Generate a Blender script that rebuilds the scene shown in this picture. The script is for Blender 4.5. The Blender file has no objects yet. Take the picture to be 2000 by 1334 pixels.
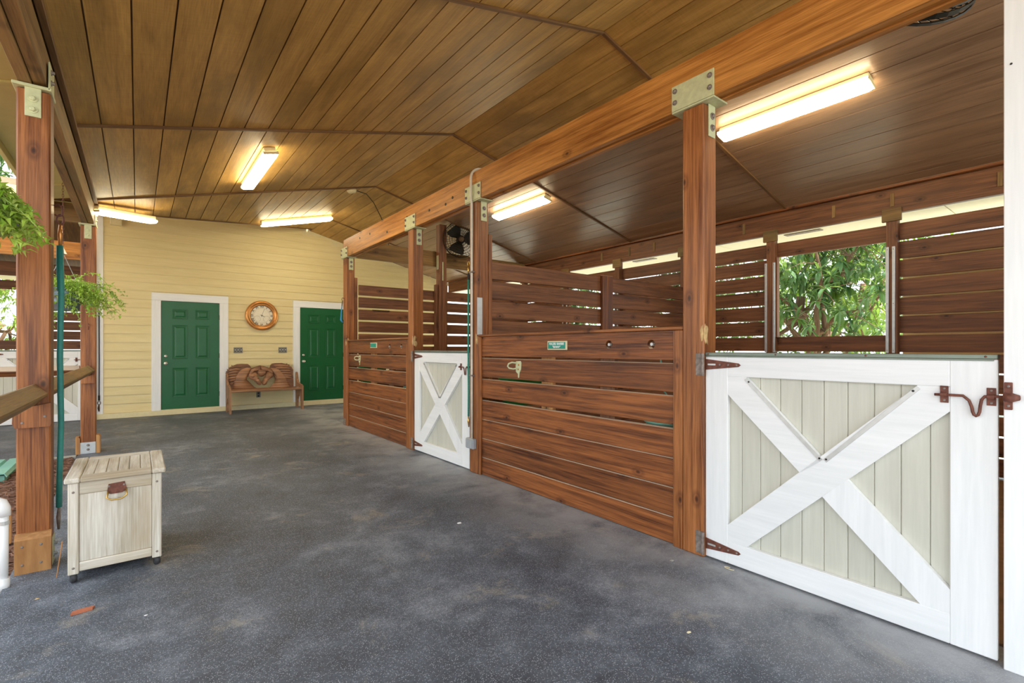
import bpy, math, random
from mathutils import Vector, Matrix
random.seed(7)
R = math.radians
SC = bpy.context.scene
COL = SC.collection

# ------------------------------------------------------------------ camera, world, sun, exposure
cam_d = bpy.data.cameras.new('camera'); cam = bpy.data.objects.new('camera', cam_d); COL.objects.link(cam)
cam.location = (0, 0, 1.24)
cam.rotation_euler = (R(90), 0, -math.atan(731.5 / 944.0))
cam_d.sensor_width = 36; cam_d.lens = 944.0 / 2000 * 36; cam_d.shift_y = 0.0068
cam_d.clip_start = 0.03; cam_d.clip_end = 300
SC.camera = cam

W = bpy.data.worlds.new('world'); SC.world = W; W.use_nodes = True
wn = W.node_tree; wn.nodes.clear()
bg = wn.nodes.new('ShaderNodeBackground'); wo = wn.nodes.new('ShaderNodeOutputWorld')
bg.inputs[0].default_value = (0.85, 0.93, 1.0, 1); bg.inputs[1].default_value = 1.3
wn.links.new(bg.outputs[0], wo.inputs[0])

sun_d = bpy.data.lights.new('sun', 'SUN'); sun = bpy.data.objects.new('sun', sun_d); COL.objects.link(sun)
sun_d.energy = 6.5; sun_d.angle = R(1.5); sun_d.color = (1, .95, .85)
sun.rotation_euler = Vector((-0.30, 0.35, -0.9)).to_track_quat('-Z', 'Y').to_euler()

LAMP = 17.0                      # radiance of the fluorescent diffusers
SC.view_settings.view_transform = 'Standard'; SC.view_settings.look = 'None'
SC.view_settings.exposure = 1.08; SC.view_settings.gamma = 1.0
SC.view_settings.use_curve_mapping = False
SC.cycles.use_denoising = True
SC.cycles.max_bounces = 10; SC.cycles.diffuse_bounces = 6

# ------------------------------------------------------------------ materials
def lin(r, g, b):
    f = lambda c: (c / 255 / 12.92) if c / 255 <= .04045 else ((c / 255 + .055) / 1.055) ** 2.4
    return (f(r), f(g), f(b), 1)
MATS = {}
def newmat(name):
    m = bpy.data.materials.new(name); m.use_nodes = True; MATS[name] = m
    nt = m.node_tree; b = nt.nodes['Principled BSDF']
    return m, nt, b
class NT:
    def __init__(s, nt): s.nt = nt
    def n(s, t, props=None, **inp):
        x = s.nt.nodes.new('ShaderNode' + t)
        for k, v in (props or {}).items(): setattr(x, k, v)
        for k, v in inp.items():
            key = int(k[1:]) if k[0] == 'i' and k[1:].isdigit() else k
            if hasattr(v, 'is_output'): s.nt.links.new(v, x.inputs[key])
            else: x.inputs[key].default_value = v
        return x
    def math(s, op, a, b=0.0, c=0.0):
        x = s.n('Math', {'operation': op}, i0=a, i1=b, i2=c); return x.outputs[0]
    def ramp(s, fac, stops, interp='LINEAR'):
        x = s.n('ValToRGB', i0=fac); cr = x.color_ramp; cr.interpolation = interp
        while len(cr.elements) < len(stops): cr.elements.new(.5)
        for e, (p, c) in zip(cr.elements, stops):
            e.position = p; e.color = c if len(c) == 4 else (*c, 1)
        return x.outputs[0]
    def mix(s, fac, a, b, blend='MIX'):
        x = s.n('Mix', {'data_type': 'RGBA', 'blend_type': blend})
        for i, v in ((0, fac), (6, a), (7, b)):
            if hasattr(v, 'is_output'): s.nt.links.new(v, x.inputs[i])
            else: x.inputs[i].default_value = v
        return x.outputs[2]
    def mapping(s, vec, sc, loc=None):
        x = s.n('Mapping', i0=vec); x.inputs['Scale'].default_value = sc
        if loc is not None: s.nt.links.new(loc, x.inputs['Location'])
        return x.outputs[0]
    def noise(s, vec, scale=1, detail=4, rough=.55, dist=0):
        x = s.n('TexNoise', Vector=vec, Scale=scale, Detail=detail, Roughness=rough, Distortion=dist); return x.outputs[0]

def plain(name, col, rough=.5, metal=0, noise=0, nscale=20, bump=0, spec=.5, trans=None):
    m, nt, b = newmat(name); q = NT(nt)
    b.inputs['Roughness'].default_value = rough; b.inputs['Metallic'].default_value = metal
    b.inputs['Specular IOR Level'].default_value = spec
    if noise or bump:
        tc = q.n('TexCoord').outputs['Object']
        nz = q.noise(tc, nscale, 4)
        d = tuple(c * (1 - noise) for c in col[:3]) + (1,); l = tuple(min(1, c * (1 + noise)) for c in col[:3]) + (1,)
        c = q.ramp(nz, [(.3, d), (.7, l)]); nt.links.new(c, b.inputs['Base Color'])
        if bump:
            bp = q.n('Bump', Strength=bump, Distance=.01, Height=nz); nt.links.new(bp.outputs[0], b.inputs['Normal'])
    else: b.inputs['Base Color'].default_value = col
    return m

def wood(name, dark, light, rough=.5, var=.3, bump=.25, knots=True, fine=150, spec=.4, cross=0.0, grain=20, stain=None, dust=None, lo=.40, hi=.63):
    m, nt, b = newmat(name); q = NT(nt)
    at = q.n('Attribute', {'attribute_name': 'gr'}).outputs['Vector']
    rnd = q.n('ObjectInfo').outputs['Random']
    off = q.n('CombineXYZ', X=q.math('MULTIPLY', rnd, 41.0), Y=q.math('MULTIPLY', rnd, 17.3), Z=q.math('MULTIPLY', rnd, 9.1)).outputs[0]
    v = q.n('VectorMath', {'operation': 'ADD'}, i0=at, i1=off).outputs[0]
    f1 = q.noise(q.mapping(v, (1.1, grain, grain)), 1, 6, .62, .45)
    f2 = q.noise(q.mapping(v, (.9, 3.5, 3.5)), 1, 3, .5, .3)
    f3 = q.noise(q.mapping(v, (5, fine, fine)), 1, 3, .6)
    f = q.math('ADD', q.math('MULTIPLY', f1, .5), q.math('ADD', q.math('MULTIPLY', f2, .26), q.math('MULTIPLY', f3, .27)))
    if cross:
        fc = q.noise(q.mapping(v, (70, 6, 6)), 1, 3, .6)
        f = q.math('ADD', f, q.math('MULTIPLY', q.math('SUBTRACT', fc, .5), cross))
    c = q.ramp(f, [(lo, dark), ((lo + hi) / 2, tuple((a + b2) / 2 for a, b2 in zip(dark, light))), (hi, light)])
    if stain:
        fs = q.noise(q.mapping(v, (.7, 1.6, 1.6)), 1, 5, .6, .5)
        c = q.mix(q.ramp(fs, [(.5, (0, 0, 0)), (.68, (.75, .75, .75))]), c, stain)
    if knots:
        vo = q.n('TexVoronoi', {'voronoi_dimensions': '2D'}, Vector=q.mapping(v, (1.5, 2.6, 1)), Scale=1.0).outputs['Distance']
        k = q.ramp(vo, [(.012, (.22, .2, .2)), (.028, (.55, .5, .5)), (.036, (.8, .75, .75)), (.055, (.62, .6, .6)), (.10, (1, 1, 1))])
        c = q.mix(1.0, c, k, 'MULTIPLY')
    val = q.math('ADD', q.math('MULTIPLY', rnd, var), 1 - var / 2)
    hs = q.n('HueSaturation', Value=val, Color=c)
    cout = hs.outputs[0]
    if dust:
        nz_ = q.n('SeparateXYZ', Vector=q.n('NewGeometry').outputs['True Normal']).outputs[2]
        cout = q.mix(q.ramp(nz_, [(.45, (0, 0, 0)), (.75, (.8, .8, .8))]), cout, dust)
    nt.links.new(cout, b.inputs['Base Color'])
    rr = q.math('ADD', q.math('MULTIPLY', f1, .25), rough - .12)
    nt.links.new(rr, b.inputs['Roughness']); b.inputs['Specular IOR Level'].default_value = spec
    h = q.math('ADD', q.math('MULTIPLY', f1, .6), q.math('MULTIPLY', f3, .4))
    bp = q.n('Bump', Strength=bump, Distance=.006, Height=h); nt.links.new(bp.outputs[0], b.inputs['Normal'])
    return m

wood('stain', lin(70, 34, 16), lin(162, 97, 50), rough=.42, var=.30, dust=lin(206, 190, 168), grain=34)
wood('stain_post', lin(100, 52, 22), lin(180, 115, 64), rough=.40, var=.2, grain=34)
wood('stain_dark', lin(84, 50, 32), lin(148, 97, 62), rough=.5, var=.3, grain=30)
wood('stain_beam', lin(136, 80, 28), lin(220, 152, 76), rough=.45, var=.12, grain=24)
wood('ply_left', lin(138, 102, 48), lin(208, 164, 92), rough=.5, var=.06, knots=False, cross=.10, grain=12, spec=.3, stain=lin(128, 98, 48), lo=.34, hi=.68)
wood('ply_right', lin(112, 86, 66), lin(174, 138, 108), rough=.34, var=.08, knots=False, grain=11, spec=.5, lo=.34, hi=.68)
wood('batten', lin(84, 56, 30), lin(136, 98, 58), rough=.6, var=.2, knots=False)
wood('fresh', lin(150, 98, 52), lin(206, 154, 96), rough=.6, var=.15)
wood('rail_wood', lin(96, 70, 38), lin(164, 128, 78), rough=.6, var=.2, stain=lin(120, 110, 70))
wood('weathered', lin(176, 162, 138), lin(236, 230, 216), rough=.8, var=.10, knots=False, stain=lin(186, 164, 130))
wood('bench_wood', lin(98, 68, 48), lin(190, 140, 102), rough=.5, var=.15, knots=False, grain=40)
wood('bench_shaded', lin(82, 56, 40), lin(150, 106, 76), rough=.55, var=.1, knots=False, grain=40)  # darker bench wood: recess shade painted in behind the lighter, worn reliefs
wood('bark', lin(84, 64, 48), lin(150, 120, 96), rough=.9, var=.2, knots=False)
wood('white_paint', lin(235, 236, 236), lin(247, 247, 247), rough=.55, var=.03, bump=.12, knots=False, fine=90)
wood('greige_paint', lin(200, 198, 184), lin(212, 210, 196), rough=.5, var=.03, bump=.1, knots=False, fine=90)
wood('cream_siding', lin(224, 206, 152), lin(234, 218, 168), rough=.55, var=.03, bump=.06, knots=False, fine=60)
plain('cream', lin(228, 214, 168), .6, noise=.04)
plain('soffit_pale', lin(236, 230, 204), .6, noise=.03)
plain('soffit', lin(214, 205, 140), .6, noise=.05, nscale=6)
plain('green_door', lin(20, 96, 52), .35, noise=.06, nscale=4)
plain('galv', lin(204, 206, 164), .5, .05, noise=.10, nscale=30)
plain('steel', lin(176, 182, 184), .45, .6, noise=.15, nscale=25)
plain('cap_metal', lin(126, 136, 124), .45, .5, noise=.1, nscale=12)
plain('alu', lin(205, 206, 204), .4, .6, noise=.08)
plain('rust', lin(118, 72, 58), .6, .35, noise=.4, nscale=45, bump=.2)
plain('rust_grey', lin(140, 128, 120), .6, .4, noise=.35, nscale=40, bump=.2)
plain('bronze', lin(80, 60, 40), .5, .6, noise=.2)
plain('brass', lin(214, 176, 96), .3, .9, noise=.1)
plain('knob', lin(226, 220, 205), .25, .7)
plain('copper', lin(210, 146, 80), .26, .6, noise=.12, nscale=6)
plain('clock_face', lin(238, 230, 208), .6, noise=.04)
plain('ink', lin(46, 42, 38), .6)
plain('sepia', lin(176, 158, 118), .6)
plain('conduit', lin(218, 208, 190), .5, noise=.08)
plain('box_grey', lin(172, 176, 180), .5, .2, noise=.06)
plain('plate_grey', lin(128, 126, 118), .5, .2)
plain('dark_slot', lin(30, 30, 30), .6)
plain('dark_metal', lin(34, 30, 22), .5, .4, noise=.2, nscale=15)
plain('pvc', lin(240, 240, 238), .35)
plain('teal', lin(50, 140, 132), .55, noise=.1, nscale=40)
plain('teal_rope', lin(46, 140, 118), .7, noise=.35, nscale=90, bump=.4)
plain('sheet_teal', lin(132, 190, 170), .45, noise=.06)
plain('blue', lin(58, 150, 210), .6)
plain('navy', lin(30, 40, 66), .6)
plain('green_plastic', lin(46, 150, 70), .4)
plain('sign_green', lin(24, 150, 128), .4)
plain('sign_cream', lin(232, 218, 180), .5)
plain('white', lin(245, 245, 245), .5)
plain('black_rubber', lin(52, 52, 54), .7, noise=.3, nscale=60)
plain('zinc', lin(120, 134, 146), .45, .45, noise=.12, nscale=14)
plain('leaf_lime', lin(136, 186, 48), .5, noise=.22, nscale=3)
plain('leaf_pale', lin(150, 178, 84), .5, noise=.2, nscale=5)
plain('mulch', lin(118, 84, 66), .9, noise=.35, nscale=12, bump=.5)
plain('chip_wood', lin(184, 108, 76), .8, noise=.15)
plain('grass', lin(180, 180, 164), .9, noise=.25, nscale=2)
plain('bedding', lin(140, 108, 78), .95, noise=.25, nscale=8)
plain('petal', lin(170, 160, 200), .6)
plain('concrete', lin(160, 158, 150), .8, noise=.12)
plain('fungus', lin(206, 172, 118), .8, noise=.25, nscale=40)

def leafmat(name, dark, light):
    m, nt, b = newmat(name); q = NT(nt)
    at = q.n('Attribute', {'attribute_name': 'gr'}).outputs['Vector']
    nz = q.noise(at, 1.7, 2)
    c = q.ramp(nz, [(.32, dark), (.68, light)])
    nt.links.new(c, b.inputs['Base Color']); b.inputs['Roughness'].default_value = .32
    tr = q.n('BsdfTranslucent', Color=q.mix(.5, c, (.45, .62, .06, 1)))
    mx = q.n('MixShader', i0=.3, i1=b.outputs[0], i2=tr.outputs[0])
    nt.links.new(mx.outputs[0], nt.nodes['Material Output'].inputs[0])
leafmat('mango_leaf', lin(28, 74, 40), lin(92, 134, 84))
leafmat('far_leaf', lin(96, 138, 48), lin(176, 200, 100))
leafmat('basket_leaf', lin(136, 184, 46), lin(216, 242, 120))
leafmat('basket_leaf_pale', lin(124, 156, 60), lin(196, 210, 120))

m, nt, b = newmat('lamp'); nt.nodes.remove(b)
em = nt.nodes.new('ShaderNodeEmission'); em.inputs[0].default_value = (1, .86, .56, 1); em.inputs[1].default_value = LAMP
nt.links.new(em.outputs[0], nt.nodes['Material Output'].inputs[0])

# rubber floor: blue-grey crumb with pale flecks and dusty stains
m, nt, b = newmat('rubber'); q = NT(nt)
oc = q.n('TexCoord').outputs['Object']
n1 = q.noise(oc, 1.1, 6, .6, .4); n2 = q.noise(oc, 6, 5, .65); n3 = q.noise(oc, 60, 3, .7)
base = q.ramp(q.math('ADD', q.math('MULTIPLY', n1, .55), q.math('MULTIPLY', n2, .45)),
              [(.38, lin(70, 75, 84)), (.52, lin(95, 102, 113)), (.66, lin(140, 146, 156))])
base = q.mix(q.ramp(n3, [(.4, (0, 0, 0)), (.7, (.5, .5, .5))]), base, lin(44, 46, 50))
vo = q.n('TexVoronoi', Vector=oc, Scale=190.0)
cs = q.n('SeparateColor', Color=vo.outputs['Color']).outputs[0]
fl = q.math('MULTIPLY', q.math('LESS_THAN', vo.outputs['Distance'], .36), q.math('GREATER_THAN', cs, .6))
base = q.mix(q.math('MULTIPLY', fl, .62), base, lin(190, 195, 204))
n4 = q.noise(oc, 2.3, 7, .7, .6)
base = q.mix(q.ramp(n4, [(.57, (0, 0, 0)), (.70, (.5, .5, .5))]), base, lin(176, 166, 144))
ox = q.n('SeparateXYZ', Vector=oc).outputs[0]
dz_ = q.math('MULTIPLY', q.ramp(q.math('MULTIPLY', ox, 1 / 3.0), [(.60, (0, 0, 0)), (.88, (1, 1, 1))]), q.ramp(q.noise(oc, 1.6, 6, .65, .3), [(.36, (0, 0, 0)), (.60, (.75, .75, .75))]))
base = q.mix(dz_, base, lin(176, 178, 182))
de_ = q.math('MULTIPLY', q.ramp(q.math('MULTIPLY', ox, 1 / 3.0), [(.76, (0, 0, 0)), (.87, (.8, .8, .8)), (.90, (.8, .8, .8)), (.905, (0, 0, 0))]), q.ramp(q.noise(oc, 3.2, 6, .65, .3), [(.34, (0, 0, 0)), (.58, (1, 1, 1))]))
base = q.mix(de_, base, lin(168, 170, 174))
nt.links.new(base, b.inputs['Base Color'])
rg = q.math('ADD', q.math('MULTIPLY', n2, .3), .42); nt.links.new(rg, b.inputs['Roughness'])
b.inputs['Specular IOR Level'].default_value = .35
bp = q.n('Bump', Strength=.35, Distance=.003, Height=q.math('ADD', n3, vo.outputs['Distance'])); nt.links.new(bp.outputs[0], b.inputs['Normal'])

# ------------------------------------------------------------------ mesh builder
V = Vector
WL = {}
class MB:
    def __init__(s): s.v = []; s.f = []; s.g = []
    def add(s, vs, fs, gs=None):
        o = len(s.v); s.v += [V(p) for p in vs]; s.f += [tuple(i + o for i in f) for f in fs]
        s.g += list(gs) if gs else [tuple(p) for p in vs]
        return s
    def obox(s, c, A, B, C, e=.003):
        c, A, B, C = V(c), V(A), V(B), V(C)
        ax = [A, B, C]; L = [a.length for a in ax]; U = [a / l for a, l in zip(ax, L)]
        e = min(e, min(L) * .45)
        order = sorted(range(3), key=lambda i: -L[i])
        vs = []; gs = []; idx = {}
        for f in range(3):
            for sg in (-1, 1):
                for s1 in (-1, 1):
                    for s2 in (-1, 1):
                        j, k = [(1, 2), (0, 2), (0, 1)][f]
                        co = [0, 0, 0]; co[f] = sg * L[f]; co[j] = s1 * (L[j] - e); co[k] = s2 * (L[k] - e)
                        sgn = [0, 0, 0]; sgn[f] = sg; sgn[j] = s1; sgn[k] = s2
                        idx[(f, tuple(sgn))] = len(vs)
                        vs.append(c + U[0] * co[0] + U[1] * co[1] + U[2] * co[2])
                        gs.append((co[order[0]], co[order[1]], co[order[2]]))
        fs = []
        def quad(q):
            n = (vs[q[1]] - vs[q[0]]).cross(vs[q[2]] - vs[q[0]]); m_ = sum((vs[i] for i in q), V()) / len(q) - c
            fs.append(tuple(q) if n.dot(m_) > 0 else tuple(reversed(q)))
        for f in range(3):
            j, k = [(1, 2), (0, 2), (0, 1)][f]
            for sg in (-1, 1):
                def key(a, b2):
                    t = [0, 0, 0]; t[f] = sg; t[j] = a; t[k] = b2; return idx[(f, tuple(t))]
                quad([key(-1, -1), key(1, -1), key(1, 1), key(-1, 1)])
        for f, g2 in ((0, 1), (0, 2), (1, 2)):
            k = 3 - f - g2
            for sf in (-1, 1):
                for sg in (-1, 1):
                    def tt(sk):
                        t = [0, 0, 0]; t[f] = sf; t[g2] = sg; t[k] = sk; return tuple(t)
                    quad([idx[(f, tt(-1))], idx[(f, tt(1))], idx[(g2, tt(1))], idx[(g2, tt(-1))]])
        for a in (-1, 1):
            for b2 in (-1, 1):
                for d in (-1, 1): quad([idx[(0, (a, b2, d))], idx[(1, (a, b2, d))], idx[(2, (a, b2, d))]])
        return s.add(vs, fs, gs)
    def box(s, x0, x1, y0, y1, z0, z1, e=.003):
        return s.obox(((x0 + x1) / 2, (y0 + y1) / 2, (z0 + z1) / 2), (abs(x1 - x0) / 2, 0, 0), (0, abs(y1 - y0) / 2, 0), (0, 0, abs(z1 - z0) / 2), e)
    def prism(s, poly, fn, t0, t1, n):
        """poly of 2-d points, fn maps (u, v) to a point, extruded along n from t0 to t1"""
        n = V(n); k = len(poly)
        lo = [fn(*p) + n * t0 for p in poly]; hi = [fn(*p) + n * t1 for p in poly]
        fs = [tuple(range(k)), tuple(reversed(range(k, 2 * k)))] + [(i, i + k, (i + 1) % k + k, (i + 1) % k) for i in range(k)]
        us = [p[0] for p in poly]; vs_ = [p[1] for p in poly]
        sw = (max(vs_) - min(vs_)) > (max(us) - min(us))
        g = [((p[1], p[0]) if sw else (p[0], p[1])) for p in poly]
        return s.add(lo + hi, fs, [(a, b2, 0) for a, b2 in g] + [(a, b2, .03) for a, b2 in g])
    def tube(s, pts, r, n=8, cap=True):
        pts = [V(p) for p in pts]; rs = r if isinstance(r, (list, tuple)) else [r] * len(pts)
        T = []
        for i in range(len(pts)):
            a = pts[max(i - 1, 0)]; b2 = pts[min(i + 1, len(pts) - 1)]; d = b2 - a
            T.append(d.normalized() if d.length > 1e-9 else V((0, 0, 1)))
        u = T[0].orthogonal().normalized(); vs = []; gs = []; l = 0
        for i, p in enumerate(pts):
            if i: l += (p - pts[i - 1]).length
            u = (u - T[i] * u.dot(T[i]))
            u = u.normalized() if u.length > 1e-6 else T[i].orthogonal().normalized()
            w = T[i].cross(u)
            for k in range(n):
                a = 2 * math.pi * k / n; vs.append(p + (u * math.cos(a) + w * math.sin(a)) * rs[i])
                gs.append((l, math.cos(a) * rs[i], math.sin(a) * rs[i]))
        fs = []
        for i in range(len(pts) - 1):
            for k in range(n): fs.append((i * n + k, i * n + (k + 1) % n, (i + 1) * n + (k + 1) % n, (i + 1) * n + k))
        if cap: fs += [tuple(reversed(range(n))), tuple(range((len(pts) - 1) * n, len(pts) * n))]
        return s.add(vs, fs, gs)
    def lathe(s, prof, c, ax=(0, 0, 1), n=24, cap=True):
        c = V(c); ax = V(ax).normalized(); u = ax.orthogonal().normalized(); w = ax.cross(u); vs = []; fs = []
        for r_, h_ in prof:
            for k in range(n):
                a = 2 * math.pi * k / n; vs.append(c + ax * h_ + (u * math.cos(a) + w * math.sin(a)) * max(r_, 1e-5))
        for i in range(len(prof) - 1):
            for k in range(n): fs.append((i * n + k, i * n + (k + 1) % n, (i + 1) * n + (k + 1) % n, (i + 1) * n + k))
        if cap: fs += [tuple(reversed(range(n))), tuple(range((len(prof) - 1) * n, len(prof) * n))]
        return s.add(vs, fs)
    def puff(s, poly, fn, n, h, back=0.0, rings=5):
        """a carved, pillow-like relief over an outline"""
        n = V(n); k = len(poly); cx = sum(p[0] for p in poly) / k; cy = sum(p[1] for p in poly) / k
        vs = [fn(*p) - n * back for p in poly]; gs = [(p[0], p[1], 0) for p in poly]
        for r_ in range(rings):
            t = r_ / rings; hh = h * math.sqrt(1 - (1 - t) ** 2)
            for p in poly:
                q_ = (cx + (p[0] - cx) * (1 - t), cy + (p[1] - cy) * (1 - t)); vs.append(fn(*q_) + n * hh); gs.append((q_[0], q_[1], 0))
        vs.append(fn(cx, cy) + n * h); gs.append((cx, cy, 0)); fs = []
        for r_ in range(rings):
            for i in range(k): fs.append((r_ * k + i, r_ * k + (i + 1) % k, (r_ + 1) * k + (i + 1) % k, (r_ + 1) * k + i))
        for i in range(k): fs.append((rings * k + i, rings * k + (i + 1) % k, len(vs) - 1))
        return s.add(vs, fs, gs)
    def build(s, name, mat, parent=None, smooth=False, center=None):
        lo = V((min(p.x for p in s.v), min(p.y for p in s.v), min(p.z for p in s.v)))
        hi = V((max(p.x for p in s.v), max(p.y for p in s.v), max(p.z for p in s.v)))
        c = V(center) if center is not None else (lo + hi) / 2
        me = bpy.data.meshes.new(name); me.from_pydata([p - c for p in s.v], [], s.f)
        a = me.attributes.new('gr', 'FLOAT_VECTOR', 'POINT')
        a.data.foreach_set('vector', [x for g in s.g for x in g])
        if smooth: me.polygons.foreach_set('use_smooth', [True] * len(me.polygons))
        me.materials.append(MATS[mat])
        o = bpy.data.objects.new(name, me); COL.objects.link(o); WL[o] = c
        o.location = c - (WL[parent] if parent else V())
        if parent: o.parent = parent
        return o
def tag(o, label, cat, group=None, kind=None):
    if label: o['label'] = label
    if cat: o['category'] = cat
    if group: o['group'] = group
    if kind: o['kind'] = kind
    return o
def thing(name, loc, label, cat, group=None):
    o = bpy.data.objects.new(name, None); o.empty_display_size = .1; COL.objects.link(o); o.location = loc; WL[o] = V(loc)
    return tag(o, label, cat, group)
def struct(name, loc=(0, 0, 0), label=None, cat=None):
    o = bpy.data.objects.new(name, None); o.empty_display_size = .1; COL.objects.link(o); o.location = loc; WL[o] = V(loc)
    return tag(o, label, cat, kind='structure')
def B(name, mat, parent, *a, e=.003): return MB().box(*a, e=e).build(name, mat, parent)
def copy_tree(o, parent=None):
    c = o.copy(); COL.objects.link(c); c.parent = parent; WL[c] = V(o.location)
    for ch in [x for x in bpy.data.objects if x.parent == o]: copy_tree(ch, c)
    return c
def kids(o): return [x for x in bpy.data.objects if x.parent == o]
def find(o, name): return [x for x in kids(o) if x.name.split('.')[0] == name]
def text(name, body, size, mat, parent, loc, rot, ext=.0006):
    cu = bpy.data.curves.new(name, 'FONT'); cu.body = body; cu.size = size; cu.align_x = 'CENTER'; cu.align_y = 'CENTER'; cu.extrude = ext; cu.offset = size * .02
    t = bpy.data.objects.new(name, cu); COL.objects.link(t)
    me = bpy.data.meshes.new_from_object(t.evaluated_get(bpy.context.evaluated_depsgraph_get()))
    bpy.data.objects.remove(t)
    me.materials.clear(); me.materials.append(MATS[mat])
    o = bpy.data.objects.new(name, me); COL.objects.link(o); o.parent = parent
    o.location = V(loc) - WL[parent]; o.rotation_euler = rot; WL[o] = V(loc)
    return o
def screw(parent, p, n, r=.006, mat='rust', name='screw'):
    return MB().lathe([(r, -.001), (r, .002), (r * .5, .004)], p, n, 8).build(name, mat, parent)
def bolt(parent, p, n, r=.016, mat='galv', name='bolt'):
    o = MB().lathe([(r * 1.6, -.001), (r * 1.6, .004)], p, n, 12).lathe([(r, .003), (r, .012), (r * .7, .016)], p, n, 6).build(name, mat, parent)
    return o

# ------------------------------------------------------------------ setting: floor, ground
XF = 2.65          # front faces of the stall posts
YW = 11.10         # back wall face
fl = MB()
poly = [(-.55, -4), (6.6, -4), (6.6, 14), (-9, 14), (-9, 7.6), (-.55, 7.6)]
fl.prism(poly, lambda u, v: V((u, v, 0)), -.12, 0, (0, 0, 1))
floor = fl.build('floor', 'rubber', center=(0, 0, 0)); tag(floor, 'dark blue-grey flecked rubber aisle floor with dusty stains', 'floor', kind='structure')
gr_ = MB().box(-60, 60, -40, 80, -.5, -.10).build('ground', 'grass'); tag(gr_, 'pale open ground outside the barn', 'ground', kind='structure')
cg = MB().box(-9, -.56, -4, 7.55, -.10, -.035).build('mulch_bed', 'mulch'); tag(cg, 'brown bark mulch bed beside the aisle floor', 'mulch', kind='stuff')
ch = MB()
for i in range(5200):
    x = -.58 - abs(random.gauss(0, .75)); y = random.uniform(2.3, 7.5)
    if x < -3.2: continue
    a = random.uniform(0, 6.28); l = random.uniform(.012, .042); w = random.uniform(.004, .011)
    d = V((math.cos(a), math.sin(a), random.uniform(-.35, .35))).normalized(); sd = d.cross(V((0, 0, 1))).normalized(); up = sd.cross(d)
    c = V((x, y, -.03 + random.uniform(0, .018)))
    vs = [c - d * l - sd * w, c + d * l - sd * w * .6, c + d * l + sd * w * .5, c - d * l + sd * w, c + up * .006 - d * l * .5, c + up * .006 + d * l * .5]
    ch.add(vs, [(0, 1, 5, 4), (1, 2, 5), (2, 3, 4, 5), (3, 0, 4)])
chips = ch.build('mulch_chips', 'chip_wood'); chips.data.materials[0] = MATS['mulch']
chips.parent = cg; chips.location = WL[chips] - WL[cg]; chips['kind'] = 'stuff'
kerb = B('trim_2', 'concrete', None, -9, -.56, 7.5, 7.6, -.1, -.005); tag(kerb, 'pale concrete kerb between mulch and the side aisle', 'kerb', kind='structure')
for nm, y0, y1 in (('near', -.3, 3.9), ('far', 4.1, 7.55)):
    bd = B('stall_bedding', 'bedding', None, 2.84, 6.36, y0, y1, 0, .012); tag(bd, f'brown bedding on the floor of the {nm} stall', 'bedding', kind='stuff')

# ------------------------------------------------------------------ ceiling
ZR, XR = 3.82, 3.0
zl = lambda x: ZR - .25 * (XR - x)
zr = lambda x: ZR - .25 * (x - XR)
yval = lambda x: 7.994 + .844 * (x + .424)
zw = lambda y: 2.964 + .296 * (y - 7.994)
ceil = struct('ceiling', (0, 0, 2.97), 'grooved brown plywood barn ceiling with a low ridge', 'ceiling')
YS = -1.2
def slab(name, mat, poly, zf, t, lift=0, gswap=True):
    mb = MB(); k = len(poly)
    lo = [V((x, y, zf(x, y) + lift)) for x, y in poly]; hi = [p + V((0, 0, t)) for p in lo]
    fs = [tuple(range(k)), tuple(reversed(range(k, 2 * k)))] + [(i, i + k, (i + 1) % k + k, (i + 1) % k) for i in range(k)]
    g = [((y, x, 0) if gswap else (x, y, 0)) for x, y in poly]
    mb.add(lo + hi, fs, g + [(a, b2, .02) for a, b2, _ in g]); return mb.build(name, mat, ceil)
slab('roof_backing', 'batten', [(-.86, YS), (3, YS), (3, 11.2), (2.94, yval(2.94)), (-.424, yval(-.424)), (-.86, 7.62)], lambda x, y: zl(x), .08, .018)
slab('roof_backing', 'batten', [(3, YS), (7.25, YS), (7.25, 11.4), (3, 11.4)], lambda x, y: zr(x), .08, .018)
slab('roof_backing', 'batten', [(-9, 7.3), (-.86, 7.3), (-.424, 7.994), (2.94, yval(2.94)), (2.94, 11.3), (-9, 11.3)], lambda x, y: zw(y), .08, .018)
slab('roof_backing', 'batten', [(-9, 11.3), (2.94, 11.3), (2.94, 14.9), (-9, 14.9)], lambda x, y: zw(22.6 - y), .08, .018)
battY = [.22, 2.66, 5.03, 7.40, 9.80]
edges = [YS] + battY + [11.1]
xs = [-.40, -.227 + .0]
x = -.227
while x < 2.95: xs.append(round(x, 3)); x += .2005
xs = sorted(set(xs)); xs.append(3.0)
gap = .0045
for i in range(len(xs) - 1):
    a, b2 = xs[i] + gap, xs[i + 1] - gap
    for y0, y1 in zip(edges[:-1], edges[1:]):
        if y0 >= yval(b2): continue
        if y1 <= yval(a): pg = [(a, y0), (b2, y0), (b2, y1), (a, y1)]
        elif y0 >= yval(a):
            xx = -.424 + (y0 - 7.994) / .844; pg = [(xx, y0), (b2, y0), (b2, min(y1, yval(b2)))]
        else: pg = [(a, y0), (b2, y0), (b2, min(y1, yval(b2))), (a, yval(a))]
        slab('plank', 'ply_left', pg, lambda x, y: zl(x), .018)
xsr = [3.0]
x = 3.2
while x < 6.35: xsr.append(round(x, 3)); x += .2005
xsr.append(6.42)
for i in range(len(xsr) - 1):
    a, b2 = xsr[i] + gap, xsr[i + 1] - gap
    for y0, y1 in zip(edges[:-1], edges[1:]):
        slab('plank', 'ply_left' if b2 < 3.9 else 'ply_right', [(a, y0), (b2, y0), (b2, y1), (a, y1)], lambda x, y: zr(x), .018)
y = 8.0
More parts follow.
